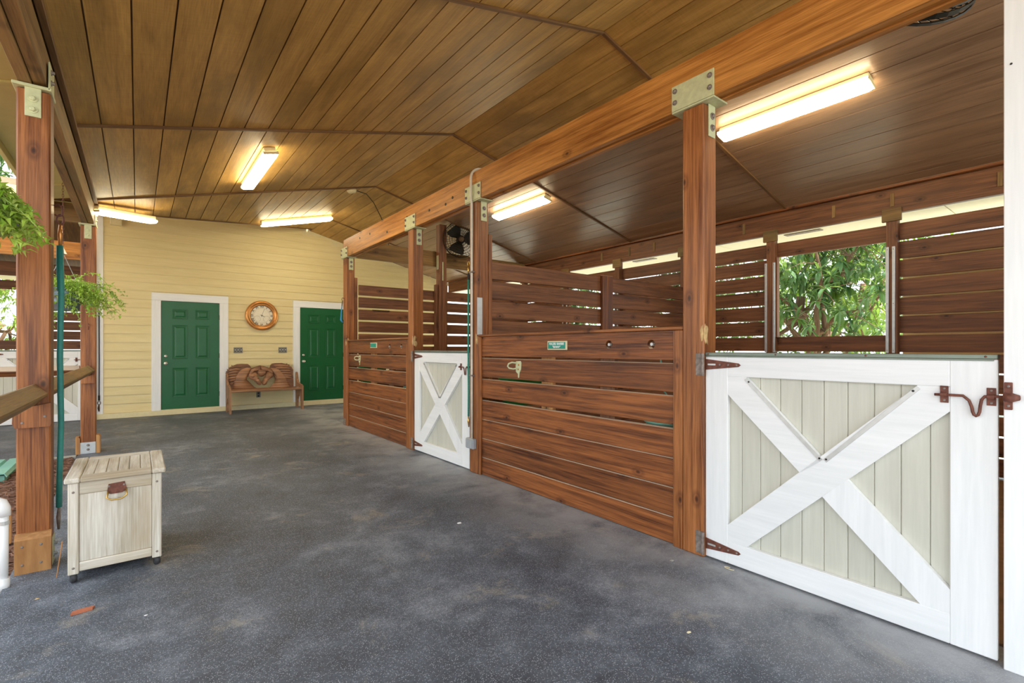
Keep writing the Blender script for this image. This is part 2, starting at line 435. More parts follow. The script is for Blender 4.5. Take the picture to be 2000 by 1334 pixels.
while y < 11.1:
    y1 = min(y + .2, 11.1); xv = -.424 + (y - 7.994) / .844
    slab('plank', 'ply_left', [(-6, y + gap), (xv, y + gap), (min(xv + .23, 2.94), y1 - gap), (-6, y1 - gap)], lambda x, y: zw(y), .018, gswap=False); y += .2
s1 = math.sqrt(1 + .0625)
for k, yb in enumerate(battY):
    xa = -.40 if k < 4 else -.424 + (yb - 7.994) / .844
    mid = (xa + XR) / 2
    MB().obox((mid, yb, zl(mid) - .008), ((XR - xa) / 2, 0, .25 * (XR - xa) / 2), (0, .016, 0), V((-.25, 0, 1)).normalized() * .010).build('batten', 'batten', ceil)
    mid = (XR + 6.38) / 2
    MB().obox((mid, yb, zr(mid) - .008), ((6.38 - XR) / 2, 0, -.25 * (6.38 - XR) / 2), (0, .016, 0), V((.25, 0, 1)).normalized() * .010).build('batten', 'batten', ceil)
MB().box(-.405, -.37, YS, 7.9, 2.945, 2.975).build('batten', 'batten', ceil)
B('batten', 'stain', ceil, 6.34, 6.40, YS, 11.1, 2.955, 2.985)
# valley strip
pv0, pv1 = V((-.424, 7.994, 2.958)), V((2.94, yval(2.94), 3.80)); dv = (pv1 - pv0) / 2; sv = dv.cross(V((0, 0, 1))).normalized()
MB().obox((pv0 + pv1) / 2, dv, sv * .02, sv.cross(dv).normalized() * .008).build('batten', 'batten', ceil)

# eave soffits (painted)
sof = struct('trim_3', (-.7, 3, 2.9), 'olive-cream painted eave soffit outside the left beam', 'soffit')
def soff(poly, zf, nm='soffit_panel'):
    mb = MB(); k = len(poly); lo = [V((x, y, zf(x, y))) for x, y in poly]; hi = [p + V((0, 0, .014)) for p in lo]
    mb.add(lo + hi, [tuple(range(k)), tuple(reversed(range(k, 2 * k)))] + [(i, i + k, (i + 1) % k + k, (i + 1) % k) for i in range(k)]); return mb.build(nm, 'soffit', sof)
for y0, y1 in ((YS, 1.93), (1.93, 4.33), (4.33, 6.72), (6.72, 7.3)):
    soff([(-.84, y0), (-.52, y0), (-.52, y1), (-.84, y1)], lambda x, y: zl(x) + .002)
for yb in (1.93, 4.33, 6.72):
    MB().obox((-.68, yb, zl(-.68) - .006), (.155, 0, .039), (0, .03, 0), V((-.25, 0, 1)).normalized() * .008).build('soffit_strip', 'soffit', sof)
soff([(-9, 7.3), (-.84, 7.3), (-.52, 7.6), (-9, 7.6)], lambda x, y: 2.86 + .25 * (y - 7.3))
B('fascia', 'soffit', sof, -.875, -.842, YS, 7.28, 2.80, 2.97)
B('fascia', 'soffit', sof, -9, -.842, 7.262, 7.295, 2.80, 2.97)
sof2 = struct('trim_4', (6.9, 4, 2.7), 'cream eave soffit seen above the stall slats', 'soffit')
for y0, y1 in ((YS, 1.2), (1.2, 3.64), (3.64, 6.08), (6.08, 8.52), (8.52, 11)):
    B('soffit_panel', 'soffit_pale', sof2, 6.49, 7.2, y0 + .004, y1 - .004, 2.70, 2.715)
for yv in (2.35, 4.75): B('soffit_vent', 'rust_grey', sof2, 6.56, 6.66, yv, yv + .42, 2.690, 2.699)
B('fascia', 'soffit_pale', sof2, 7.2, 7.235, YS, 11, 2.66, 2.90)

# ------------------------------------------------------------------ back wall with siding, doors
wall = struct('wall_back', (0, YW, 0), 'cream lap-sided back wall with two green doors', 'wall')
core = MB().prism([(-.57, 0), (6.47, 0), (6.47, 2.95), (3.0, 3.825), (2.96, 3.95), (-.57, 3.95)], lambda u, v: V((u, 0, v)), YW + .022, YW + .18, (0, 1, 0)).build('wall_core', 'cream', wall)
DX = 2.438
openings = [(.21, 1.43), (.21 + DX, 1.43 + DX)]
row = 0; z = .095
while z < 3.85:
    z1 = z + .157; xmax = min(6.46, 3 + (ZR - z1) / .25) if z1 > 2.9 else 6.46
    segs = [(-.476, xmax)]
    if z < 2.25:
        segs = [(-.476, .21), (1.43, .21 + DX), (1.43 + DX, xmax)]
    for a, b2 in segs:
        if b2 - a < .05: continue
        # clapboard: proud at its lower edge, tucked under the next at the top
        mb = MB(); yb, yt = YW - .002, YW + .014
        vs = [(a, yb, z), (b2, yb, z), (b2, yt, z1 + .012), (a, yt, z1 + .012), (a, YW + .022, z), (b2, YW + .022, z), (b2, YW + .022, z1 + .012), (a, YW + .022, z1 + .012)]
        mb.add(vs, [(0, 1, 2, 3), (5, 4, 7, 6), (4, 5, 1, 0), (3, 2, 6, 7), (4, 0, 3, 7), (1, 5, 6, 2)], [(p[0], p[2], 0) for p in vs])
        mb.build('siding_board', 'cream_siding', wall)
    z = z1
B('corner_board', 'white_paint', wall, -.576, -.474, YW - .018, YW + .02, .05, 3.6)
B('corner_board', 'white_paint', wall, -.60, -.574, YW - .018, YW + .10, .05, 3.6)
bb = B('baseboard_back', 'cream', None, -.56, 6.46, YW - .035, YW + .02, 0, .092); tag(bb, 'cream base board along the foot of the back wall', 'baseboard', kind='structure')

def make_door(n, dx, label):
    d = struct(f'door_{n}', (.82 + dx, YW, .1), label, 'door')
    y = YW
    B('door_frame', 'white_paint', d, .205 + dx, .345 + dx, y - .022, y + .02, .066, 2.13)
    B('door_frame', 'white_paint', d, 1.282 + dx, 1.432 + dx, y - .022, y + .02, .066, 2.13)
    B('door_frame', 'white_paint', d, .205 + dx, 1.432 + dx, y - .023, y + .02, 2.131, 2.272)
    B('sill', 'cream', d, .345 + dx, 1.282 + dx, y - .03, y + .02, .080, .099)
    s_ = B('slab', 'green_door', d, .349 + dx, 1.278 + dx, y - .004, y + .03, .101, 2.129)
    for (a, b2) in ((.521, .756), (.884, 1.114)):
        for (z0, z1) in ((1.80, 1.98), (1.045, 1.683), (.323, .874)):
            # raised panel: sloped moulding ring and field
            x0, x1 = a + dx, b2 + dx; mb = MB()
            def ring(i, yy): return [V((x0 + i, yy, z0 + i)), V((x1 - i, yy, z0 + i)), V((x1 - i, yy, z1 - i)), V((x0 + i, yy, z1 - i))]
            rs = [ring(0, y - .003), ring(.004, y - .014), ring(.020, y - .012), ring(.026, y - .0045), ring(.036, y - .0045), ring(.056, y - .013)]
            vs = [p for r_ in rs for p in r_]; fs = []
            for k in range(len(rs) - 1):
                for i in range(4): fs.append((k * 4 + i, k * 4 + (i + 1) % 4, k * 4 + 4 + (i + 1) % 4, k * 4 + 4 + i))
            fs.append(tuple(range(len(vs) - 4, len(vs)))); mb.add(vs, fs); mb.build('panel', 'green_door', s_)
    MB().lathe([(.026, 0), (.026, .014), (.018, .02)], (.415 + dx, y - .004, 1.097), (0, -1, 0), 16).build('deadbolt', 'knob', d, True)
    MB().lathe([(.032, 0), (.030, .008), (.014, .014), (.013, .03), (.027, .04), (.033, .055), (.024, .070), (.004, .073)], (.415 + dx, y - .004, .962), (0, -1, 0), 16).build('door_knob', 'knob', d, True)
    for hz in (.35, 1.1, 1.85): MB().tube([(1.279 + dx, y - .009, hz - .045), (1.279 + dx, y - .009, hz + .045)], .007, 8).build('hinge', 'bronze', d)
    return d
make_door(1, 0, 'green six-panel door between the corner post and the carved bench')
make_door(2, DX, 'green six-panel door right of the bench, partly behind the stall')

# ------------------------------------------------------------------ outer slatted wall on the right
wr = struct('wall_right', (6.44, 3.5, 0), 'dark stained slatted outer wall of the stalls with window openings', 'wall')
B('header', 'stain_dark', wr, 6.40, 6.47, YS, 10.97, 2.69, 2.955)
bays = [.35, 1.60, 2.855, 4.10, 5.35, 6.60, 7.85]
for yp in bays:
    B('post', 'stain_dark', wr, 6.38, 6.47, yp - .05, yp + .05, 0, 2.69)
    B('post_cap', 'rail_wood', wr, 6.365, 6.399, yp - .085, yp + .085, 2.60, 2.74)
for yp in (.78, 1.60, 2.15, 3.2, 3.62, 4.62, 5.1, 5.7): B('rafter_tie', 'rail_wood', wr, 6.390, 6.399, yp - .018, yp + .018, 2.76, 2.90)
for bi in range(-1, len(bays) - 1):
    y0 = bays[bi] + .002 if bi >= 0 else YS; y1 = bays[bi + 1] - .002
    for k in range(13):
        zt = 2.585 - .2 * k; zb = max(zt - .181, .012)
        if bi in (1, 4) and 1 <= k <= 5: continue
        j = random.uniform(-.003, .003)
        B('slat', 'stain_dark', wr, 6.472, 6.508, y0, y1, zb + j, zt + j)
for bi in (1, 4):   # aluminium shutter tracks and frame of the openings
    for yp, off in ((bays[bi], -.015), (bays[bi], .04), (bays[bi + 1], -.045), (bays[bi + 1], .055)):
        tr = B('shutter_track', 'alu', wr, 6.366, 6.379, yp + off - .017, yp + off + .011, 1.19, 2.33)
        for zz in (1.22, 1.72, 2.30): screw(tr, (6.366, yp + off - .003, zz), (-1, 0, 0), .004)
    B('jamb', 'stain_dark', wr, 6.40, 6.47, bays[bi + 1] - .075, bays[bi + 1] - .051, 1.38, 2.40)
sh = B('shutter', 'cream', wr, 6.86, 6.89, -.8, 1.62, 1.0, 2.38)

# ------------------------------------------------------------------ posts and beams
def bracket_front(t, y, xf=XF, zt=2.87):
    """painted steel saddle where a post carries the front beam"""
    p = B('post_saddle', 'galv', t, xf - .010, xf - .001, y - .140, y + .140, 2.715, zt, e=.002)
    for yy in (-.115, .115):
        for zz in (2.765, 2.835): bolt(p, (xf - .010, y + yy, zz), (-1, 0, 0), .010, 'rust_grey')
    B('saddle_seat', 'galv', t, xf - .008, xf + .145, y - .140, y + .140, 2.703, 2.7135, e=.002)
    return p
def stall_post(y0, y1, label, tab=True, top=2.70, chip=True):
    t = thing('wooden_post', (XF + .07, (y0 + y1) / 2, 0), label, 'post')
    B('shaft', 'stain_post', t, XF, XF + .14, y0, y1, 0, top, e=.008)
    bracket_front(t, (y0 + y1) / 2)
    if tab:
        tb = B('saddle_tab', 'galv', t, XF + .045, XF + .115, y0 - .008, y0 - .001, 2.51, 2.702, e=.002)
        for zz in (2.565, 2.635): bolt(tb, (XF + .08, y0 - .008, zz), (0, -1, 0), .013, 'rust_grey')
    if chip:
        for sg in (0, 1):
            pts = [(.5 * (.020 if sg else .05) * (1 + math.cos(a)) * random.uniform(.7, 1.3), (.07 if not sg else .055) * math.sin(a) * random.uniform(.7, 1.25)) for a in [k * math.pi / 7 for k in range(14)]]
            if sg: MB().puff(pts, lambda u, v: V((XF, y0 + .003 + u, 1.33 + v)), (-1, 0, 0), .004, .002).build('chewed_patch', 'fungus', t, True)
            else: MB().puff(pts, lambda u, v: V((XF + .003 + u, y0, 1.325 + v)), (0, -1, 0), .004, .002).build('chewed_patch', 'fungus', t, True)
    return t
P2 = stall_post(1.567, 1.709, 'tall reddish post carrying the hinges of the nearest white gate')
P1 = stall_post(3.985, 4.120, 'brown post with the white conduit running up its face')
P0 = stall_post(5.387, 5.525, 'brown post carrying the hinges of the farther stall gate')
PE = stall_post(7.770, 7.910, 'brown end post of the stall row beside the second green door')
for t, y0 in ((P1, 3.985), (PE, 7.77)):
    B('nailer', 'stain_post', t, XF + .141, XF + .185, y0, y0 + .13, 0, 2.39)
B('rub_plate', 'alu', P1, XF + .002, XF + .062, 3.981, 3.9845, 1.375, 1.745, e=.001)
B('post_shoe', 'rust_grey', PE, XF - .006, XF - .001, 7.80, 7.90, .002, .11, e=.001)
P3 = thing('painted_post', (XF + .08, .1, 0), 'wide white painted post at the right edge with the latch keeper', 'post')
B('face_board', 'white_paint', P3, XF - .005, XF + .035, -.45, .3125, 0, 2.712, e=.002)
B('side_board', 'white_paint', P3, XF + .036, XF + .17, -.45, .29, 0, 2.712)
B('door_stop', 'stain_dark', P3, XF + .04, XF + .085, .2905, .316, 0, 2.70)
screw(P3, (XF - .005, .292, 2.33), (-1, 0, 0), .004, 'dark_slot')

def ply_beam(name, label, x0, x1, y0, y1, z0, z1, along='Y', n=3, mat='stain_beam'):
    t = thing(name, ((x0 + x1) / 2, (y0 + y1) / 2, z0), label, 'beam')
    for k in range(n):
        dz = (0, .012, .004)[k % 3]
        if along == 'Y':
            w = (x1 - x0) / n; B('ply', mat, t, x0 + k * w + .001, x0 + (k + 1) * w - .001, y0, y1, z0 + dz, z1 - dz)
        else:
            w = (y1 - y0) / n; B('ply', mat, t, x0, x1, y0 + k * w + .001, y0 + (k + 1) * w - .001, z0 + dz, z1 - dz)
    return t
fb = ply_beam('timber_beam', 'long orange laminated beam over the stall fronts', XF, XF + .14, YS, 7.90, 2.7145, 3.0)
for y in (4.45, 4.62, 5.0, 5.55, 6.2, 6.75, 7.2):
    MB().lathe([(.016, 0), (.016, .003), (.006, .004)], (XF, y + random.uniform(-.05, .05), 2.86 + random.uniform(-.06, .06)), (-1, 0, 0), 8).build('knot_plug', 'dark_metal', fb)
sb = ply_beam('timber_beam', 'brown cross beam behind the far stall, running to the outer wall', 2.80, 6.36, 7.745, 7.875, 2.7145, 2.99, 'X', 2, 'rail_wood')
lb = ply_beam('timber_beam', 'weathered eave beam along the open left side of the aisle', -.525, -.405, YS, 7.57, 2.715, 2.94, 'Y', 2, 'rail_wood')
wb = ply_beam('timber_beam', 'eave beam of the side wing running left from the corner post', -9, -.53, 7.575, 7.705, 2.715, 2.95, 'X', 2, 'rail_wood')
ob = ply_beam('timber_beam', 'orange beam over the stall fronts of the side wing', -9, -.62, 10.95, 11.09, 2.74, 3.03, 'X', 2)
# filler between the far stall's cross beam and the middle post
mp = thing('wooden_post', (4.31, 7.70, 0), 'dark middle post of the far stall partition carrying the fan', 'post')
B('shaft', 'stain_dark', mp, 4.24, 4.38, 7.565, 7.698, 0, 3.45, e=.006)
B('nailer', 'stain_dark', mp, 4.381, 4.425, 7.62, 7.698, 0, 2.38); B('nailer', 'stain_dark', mp, 4.195, 4.239, 7.62, 7.698, 0, 2.38)
B('strap', 'galv', mp, 4.29, 4.31, 7.558, 7.564, 2.45, 2.78, e=.001); B('strap', 'galv', mp, 4.232, 4.2395, 7.60, 7.67, 2.65, 2.9, e=.001)

# left posts
def left_post(y0, label, scabs):
    t = thing('wooden_post', (-.46, y0 + .07, 0), label, 'post')
    B('shaft', 'stain_post', t, -.53, -.39, y0, y0 + .14, 0, 2.69, e=.008)
    B('saddle_seat', 'galv', t, -.545, -.385, y0 - .02, y0 + .16, 2.695, 2.712, e=.002)
    tb = B('saddle_tab', 'galv', t, -.495, -.428, y0 - .009, y0 - .001, 2.535, 2.70, e=.002)
    for zz in (2.575, 2.635): bolt(tb, (-.462, y0 - .009, zz), (0, -1, 0), .014, 'galv')
    sd = B('saddle_side', 'galv', t, -.3985, -.391, y0 - .02, y0 + .16, 2.70, 2.86, e=.002)
    for zz in (2.76, 2.82): bolt(sd, (-.391, y0 + .03, zz), (1, 0, 0), .010, 'rust_grey')
    return t
L1 = left_post(3.78, 'near left post with a pale wood block bolted at its foot', 0)
def chamfer_block(t, x0, x1, y0, y1, z1, nm='foot_block', mat='fresh', axis='y'):
    mb = MB()
    if axis == 'y': pr = [(y1, 0), (y0, 0), (y0, z1 - .03), (y0 + .02, z1), (y1, z1)]; mb.prism(pr, lambda u, v: V((0, u, v)), x0, x1, (1, 0, 0))
    else: pr = [(x0, 0), (x1, 0), (x1, z1 - .02), (x1 - .012, z1), (x0, z1)]; mb.prism(pr, lambda u, v: V((u, 0, v)), y0, y1, (0, 1, 0))
    return mb.build(nm, mat, t)
fbk = chamfer_block(L1, -.532, -.384, 3.738, 3.779, .215)
for xx in (-.50, -.425):
    for zz in (.05, .15): screw(fbk, (xx, 3.738, zz), (0, -1, 0), .007, 'rust_grey')
pb = MB().prism([(-.53, .802), (-.39, .802), (-.384, .815), (-.384, .935), (-.455, .92), (-.535, .97), (-.54, .83)], lambda u, v: V((u, 0, v)), 3.742, 3.779, (0, 1, 0)).build('rail_block', 'stain_post', L1)
for xx, zz in ((-.50, .83), (-.41, .86)): screw(pb, (xx, 3.742, zz), (0, -1, 0), .007, 'rust_grey')
sh1 = B('post_shoe', 'galv', L1, -.389, -.384, 3.80, 3.90, .002, .16, e=.001)
for zz in (.05, .11): bolt(sh1, (-.384, 3.85, zz), (1, 0, 0), .010, 'steel')
L2 = left_post(7.57, 'corner post of the side wing with a bolted steel foot plate', 1)
chamfer_block(L2, -.572, -.531, 7.56, 7.70, .20, axis='x'); chamfer_block(L2, -.389, -.35, 7.56, 7.70, .21, axis='x')
fp = B('foot_plate', 'alu', L2, -.53, -.392, 7.562, 7.569, .002, .135, e=.001)
for zz in (.05, .10): bolt(fp, (-.46, 7.562, zz), (0, -1, 0), .009, 'rust_grey')
MB().prism([(-.52, .83), (-.40, .83), (-.40, .94), (-.455, .915), (-.52, .96)], lambda u, v: V((u, 0, v)), 7.535, 7.569, (0, 1, 0)).build('rail_block', 'stain_post', L2)
MB().tube([(-.455, 7.569, 1.52), (-.455, 7.52, 1.53), (-.45, 7.50, 1.50), (-.455, 7.52, 1.46)], .005, 6).build('coat_hook', 'rust', L2)
# wing stall posts
for x0, lab in ((-.655, 'post right of the side-wing gate, mostly behind the corner post'), (-2.05, 'post left of the side-wing gate at the frame edge')):
    t = thing('wooden_post', (x0 + .05, 11.02, 0), lab, 'post'); B('shaft', 'stain_post', t, x0, x0 + (.05 if x0 > -1 else .14), 10.96, 11.09, 0, 2.735, e=.006)

# diamond rails
def rail(label, p0, p1):
    p0, p1 = V(p0), V(p1); d = (p1 - p0) / 2; sd = d.cross(V((0, 0, 1))).normalized(); up = V((0, 0, 1))
    r = MB().obox((p0 + p1) / 2, d, (sd + up) * .0315, (up - sd) * .0315, .008).build('fence_rail', 'rail_wood'); return tag(r, label, 'rail')
rail('weathered diamond-set rail ending at the near left post', (-.457, .6, .982), (-.457, 3.778, .982))
rail('weathered diamond-set rail between the two left posts', (-.457, 3.922, .982), (-.457, 7.568, .982))
rw = rail('brown rail crossing in front of the side-wing gate', (-9, 7.64, .982), (-.532, 7.64, .982)); rw.data.materials[0] = MATS['stain']

# ------------------------------------------------------------------ stall fronts
ZB = [(1.167, 1.353), (.963, 1.147), (.757, .941), (.549, .733), (.362, .547), (.178, .359), (.004, .174)]
def stall_front(y0, y1, label):
    t = thing('stall_barrier', (XF + .05, (y0 + y1) / 2, 0), label, 'stall panel')
    for k, (a, b2) in enumerate(ZB):
        if k == 0: continue
        B('plank', 'stain', t, XF + .027, XF + .065, y0, y1, a, b2, e=.004)
    # top plank with two drilled holes toward its near end
    hy = [y0 + .245, y0 + .607]; mb = MB(); x0, x1 = XF + .027, XF + .065; z0, z1 = ZB[0]
    cols = [y0] + [h for c in hy for h in (c - .06, c + .06)] + [y1]; rad = .030
    for i in range(len(cols) - 1):
        a, b2 = cols[i], cols[i + 1]
        if i % 2 == 0: mb.box(x0, x1, a, b2, z0, z1, e=.0005)
        else:
            c = ((a + b2) / 2, 1.268); n = 16
            inner = [(c[0] + rad * math.cos(2 * math.pi * k / n), c[1] + rad * math.sin(2 * math.pi * k / n)) for k in range(n)]
            outer = []
            for k in range(n):
                ca, sa = math.cos(2 * math.pi * k / n), math.sin(2 * math.pi * k / n)
                tx = (b2 - c[0]) / abs(ca) if abs(ca) > 1e-6 else 9; tz = ((z1 - c[1]) if sa > 0 else (c[1] - z0)) / abs(sa) if abs(sa) > 1e-6 else 9
                tt = min(tx, tz); outer.append((c[0] + ca * tt, c[1] + sa * tt))
            vs = []; 
            for xx in (x0, x1): vs += [V((xx, p[0], p[1])) for p in inner] + [V((xx, p[0], p[1])) for p in outer]
            fs = []
            for k in range(n):
                k2 = (k + 1) % n
                fs += [(k, k2, n + k2, n + k), (2 * n + k2, 2 * n + k, 3 * n + k, 3 * n + k2), (k2, k, 2 * n + k, 2 * n + k2)]
            # fill the four corners
            cor = [V((xx, yy, zz)) for xx in (x0, x1) for yy in (a, b2) for zz in (z0, z1)]
            base = len(vs); vs += cor
            ang = [(2 * math.pi * k / n) for k in range(n)]
            for ci, (yy, zz) in enumerate(((a, z0), (a, z1), (b2, z0), (b2, z1))):
                th = math.atan2(zz - c[1], yy - c[0]) % (2 * math.pi); k = int(th / (2 * math.pi / n)) % n; k2 = (k + 1) % n
                fs += [(n + k, n + k2, base + ci), (3 * n + k2, 3 * n + k, base + 4 + ci)]
            gs = [(p[1], p[2], 0) for p in vs]; mb.add(vs, fs, gs)
    mb.g = [(p.y, p.z, 0) for p in mb.v]
    pl_ = mb.build('plank', 'stain', t)
    for i, c in enumerate(hy):
        MB().tube([(XF + .05, c - .012, 1.268), (XF + .012, c - .012, 1.268)], .011, 8).build('eye_bolt', 'alu', pl_)
    B('stile', 'stain_post', t, XF + .006, XF + .027, y0, y0 + .068, 0, 1.353)
    B('stile', 'stain_post', t, XF + .006, XF + .027, y1 - .05, y1, 0, 1.353)
    B('cap_rail', 'stain_post', t, XF + .004, XF + .095, y0, y1, 1.355, 1.377, e=.006)
    for f_ in (.42, .29): 
        yc = y1 - (y1 - y0) * f_ if f_ == .42 else y0 + (y1 - y0) * f_
        B('stud', 'fresh' if f_ == .42 else 'stain_dark', t, XF + .067, XF + .105, yc - .07, yc + .07, 0, 1.30)
    return t
SF2 = stall_front(1.711, 3.983, 'near stall front of brown planks with a green nameplate')
SF1 = stall_front(5.527, 7.768, 'far stall front of brown planks beside the green door')

def partition(y, x0, x1, tops, hgt, label, midx):
    t = thing('stall_partition', ((x0 + x1) / 2, y, 0), label, 'partition')
    for zt in tops: B('plank', 'stain_dark', t, x0, x1, y, y + .038, zt - hgt, zt, e=.004)
    if midx: B('stud', 'stain', t, midx, midx + .19, y - .042, y - .001, .6, 2.13, e=.004)
    return t
partition(4.0, 2.836, 6.38, [2.121 - .2 * k for k in range(11)], .178, 'brown plank partition rising behind the near stall front', 4.46)
partition(7.70, 2.836, 6.38, [2.271 - .199 * k for k in range(12)], .167, 'dark plank partition at the back of the far stall', None)
partition(-.4, 2.87, 6.36, [2.121 - .2 * k for k in range(11)], .178, 'plank partition beside the white post, outside the frame', None)

spg = MB().tube([(3.05 + .0016 * k, 7.685 + .012 * math.cos(k * .75), 1.865 + .012 * math.sin(k * .75)) for k in range(190)], .0022, 4).build('coil_spring', 'dark_metal'); tag(spg, 'dark coil spring stretched along the far stall partition', 'spring')
# ------------------------------------------------------------------ gates (local frame: +Y toward hinge, X into stall)
def make_gate(loc, label):
    g = thing('stall_gate', loc, label, 'gate', 'white braced stall gates')
    X0, Y0 = loc[0], loc[1]
    # local helpers: u = distance from the hinge edge
    def LB(nm, mat, par, u0, u1, z0, z1, xa, xb, e=.003): return B(nm, mat, par, X0 + xa, X0 + xb, Y0 - u1, Y0 - u0, z0, z1, e=e)
    Wd = 1.234; z0, z1 = .012, 1.196
    LB('stile', 'white_paint', g, 0, .135, z0, z1, 0, .03); LB('stile', 'white_paint', g, Wd - .142, Wd, z0, z1, 0, .03)
    LB('top_rail', 'white_paint', g, .135, Wd - .142, 1.080, z1, .0008, .03); LB('bottom_rail', 'white_paint', g, .135, Wd - .142, z0, .136, .0008, .03)
    k = 0; u = .10
    gv = [.203, .305, .409, .513, .615, .717, .823, .922, 1.023]
    ed = [.10] + gv + [Wd - .10]
    for a, b2 in zip(ed[:-1], ed[1:]): LB('panel_board', 'greige_paint', g, a + .0008, b2 - .0008, .02, 1.19, .031, .047, e=.004)
    LB('panel_back', 'greige_paint', g, .05, Wd - .05, .02, 1.19, .0475, .055)
    uL, uR, zb, zt = .135, Wd - .142, .136, 1.080
    fn = lambda u_, z_: V((X0, Y0 - u_, z_))
    def brace(poly): MB().prism(poly, fn, .002, .030, (1, 0, 0)).build('brace', 'white_paint', g)
    brace([(uL, zb), (uL + .107, zb), (uR, zt - .102), (uR, zt), (uR - .105, zt), (uL, zb + .095)])
    cx_, cz_ = (uL + uR) / 2, (zb + zt) / 2; tx, tz = uR - uL, zt - zb
    # the other diagonal in two halves butting against the through brace
    brace([(uL, zt), (uL, zt - .102), (.516, .606), (.622, .690), (uL + .107, zt)])
    brace([(uR, zb), (uR, zb + .101), (.724, .614), (.616, .510), (uR - .095, zb)])
    for p, q_ in (((uL + .107, zt), (.622, .69)), ((.622, .69), (uR - .105, zt))):
        a, b2 = fn(*p), fn(*q_); d = (b2 - a) / 2; n_ = V((1, 0, 0)).cross(d).normalized()
        st = MB().obox((a + b2) / 2 + V((-.0004, 0, 0)) - n_ * (.008 if n_.z > 0 else -.008), d * .985, V((.0016, 0, 0)), n_ * .009, .0008).build('edge_strip', 'alu', g)
        for f_ in (.04, .96): screw(st, a + (b2 - a) * f_ + V((-.002, 0, -.009)), (-1, 0, 0), .005, 'dark_slot')
    cp = LB('metal_cap', 'cap_metal', g, 0, Wd, 1.198, 1.216, -.004, .058, e=.002)
    LB('cap_lip', 'cap_metal', cp, 0, Wd - .01, 1.190, 1.1975, -.004, -.0012, e=.0008)
    for u_ in (.02, .40, .80, 1.20): screw(cp, fn(u_, 1.207) + V((-.004, 0, 0)), (-1, 0, 0), .0045, 'rust')
    # strap hinges
    for zh in (1.146, .088):
        h = MB().prism([(.004, zh - .032), (.20, zh - .010), (.212, zh), (.20, zh + .010), (.004, zh + .032)], fn, -.004, -.0005, (1, 0, 0)).build('strap_hinge', 'rust', g)
        MB().tube([fn(-.002, zh - .066) + V((-.0275, 0, 0)), fn(-.002, zh + .066) + V((-.0275, 0, 0))], .009, 10).build('hinge_barrel', 'rust_grey', h)
        B('hinge_leaf', 'rust_grey', h, X0 - .0225, X0 - .0186, Y0 + .012, Y0 + .052, zh - .066, zh + .066, e=.001)
        B('hinge_slot', 'alu', h, X0 - .006, X0 - .0042, Y0 - .065, Y0 - .016, zh - .005, zh + .005, e=.0005)
        for u_ in (.09, .14, .19): screw(h, fn(u_, zh) + V((-.004, 0, 0)), (-1, 0, 0), .006, 'rust_grey')
    # sliding bolt latch with a dropped handle
    xl = X0 - .014
    la = MB().tube([(xl, Y0 - u_, z_) for u_, z_ in ((1.046, 1.047), (1.10, 1.048), (1.135, 1.048), (1.153, 1.030), (1.161, 1.005), (1.164, .985), (1.168, .974), (1.174, .969), (1.180, .974), (1.184, .987), (1.186, 1.01), (1.190, 1.036), (1.199, 1.05), (1.225, 1.052), (1.262, 1.053))], .0055, 8).build('latch_bolt', 'rust', g, True)
    for u0, u1 in ((1.062, 1.089), (1.203, 1.230)):
        kp = LB('latch_keeper', 'rust', g, u0, u1, 1.014, 1.084, -.005, -.0006, e=.002)
        MB().tube([(xl, Y0 - u0 - .003, 1.049), (xl, Y0 - u1 + .003, 1.049)], .011, 10).build('latch_sleeve', 'rust', kp)
        for zz in (1.025, 1.073): screw(kp, (X0 - .005, Y0 - (u0 + u1) / 2, zz), (-1, 0, 0), .005, 'rust_grey')
    return g
G2 = make_gate((XF + .018, 1.5655, 0), 'large white gate with grey X-braced panel at the right, nearest the camera')
G1 = copy_tree(G2); G1.location = (XF + .018, 5.3845, 0); G1['label'] = 'white X-braced gate of the far stall, left of the conduit post'
G3 = copy_tree(G2); G3.location = (-1.898, 11.06, 0); G3.rotation_euler = (0, 0, R(90)); G3['label'] = 'white X-braced gate in the side wing seen past the left posts'
kp = B('latch_keeper', 'rust', P3, XF - .013, XF - .0055, .2875, .3110, 1.005, 1.11, e=.002)
MB().tube([(XF - .02, .311, 1.053), (XF - .022, .285, 1.053), (XF - .016, .268, 1.053)], [.016, .017, .010], 10).build('keeper_sleeve', 'rust', kp, True)
for zz in (1.02, 1.095): screw(kp, (XF - .013, .299, zz), (-1, 0, 0), .005, 'rust_grey')

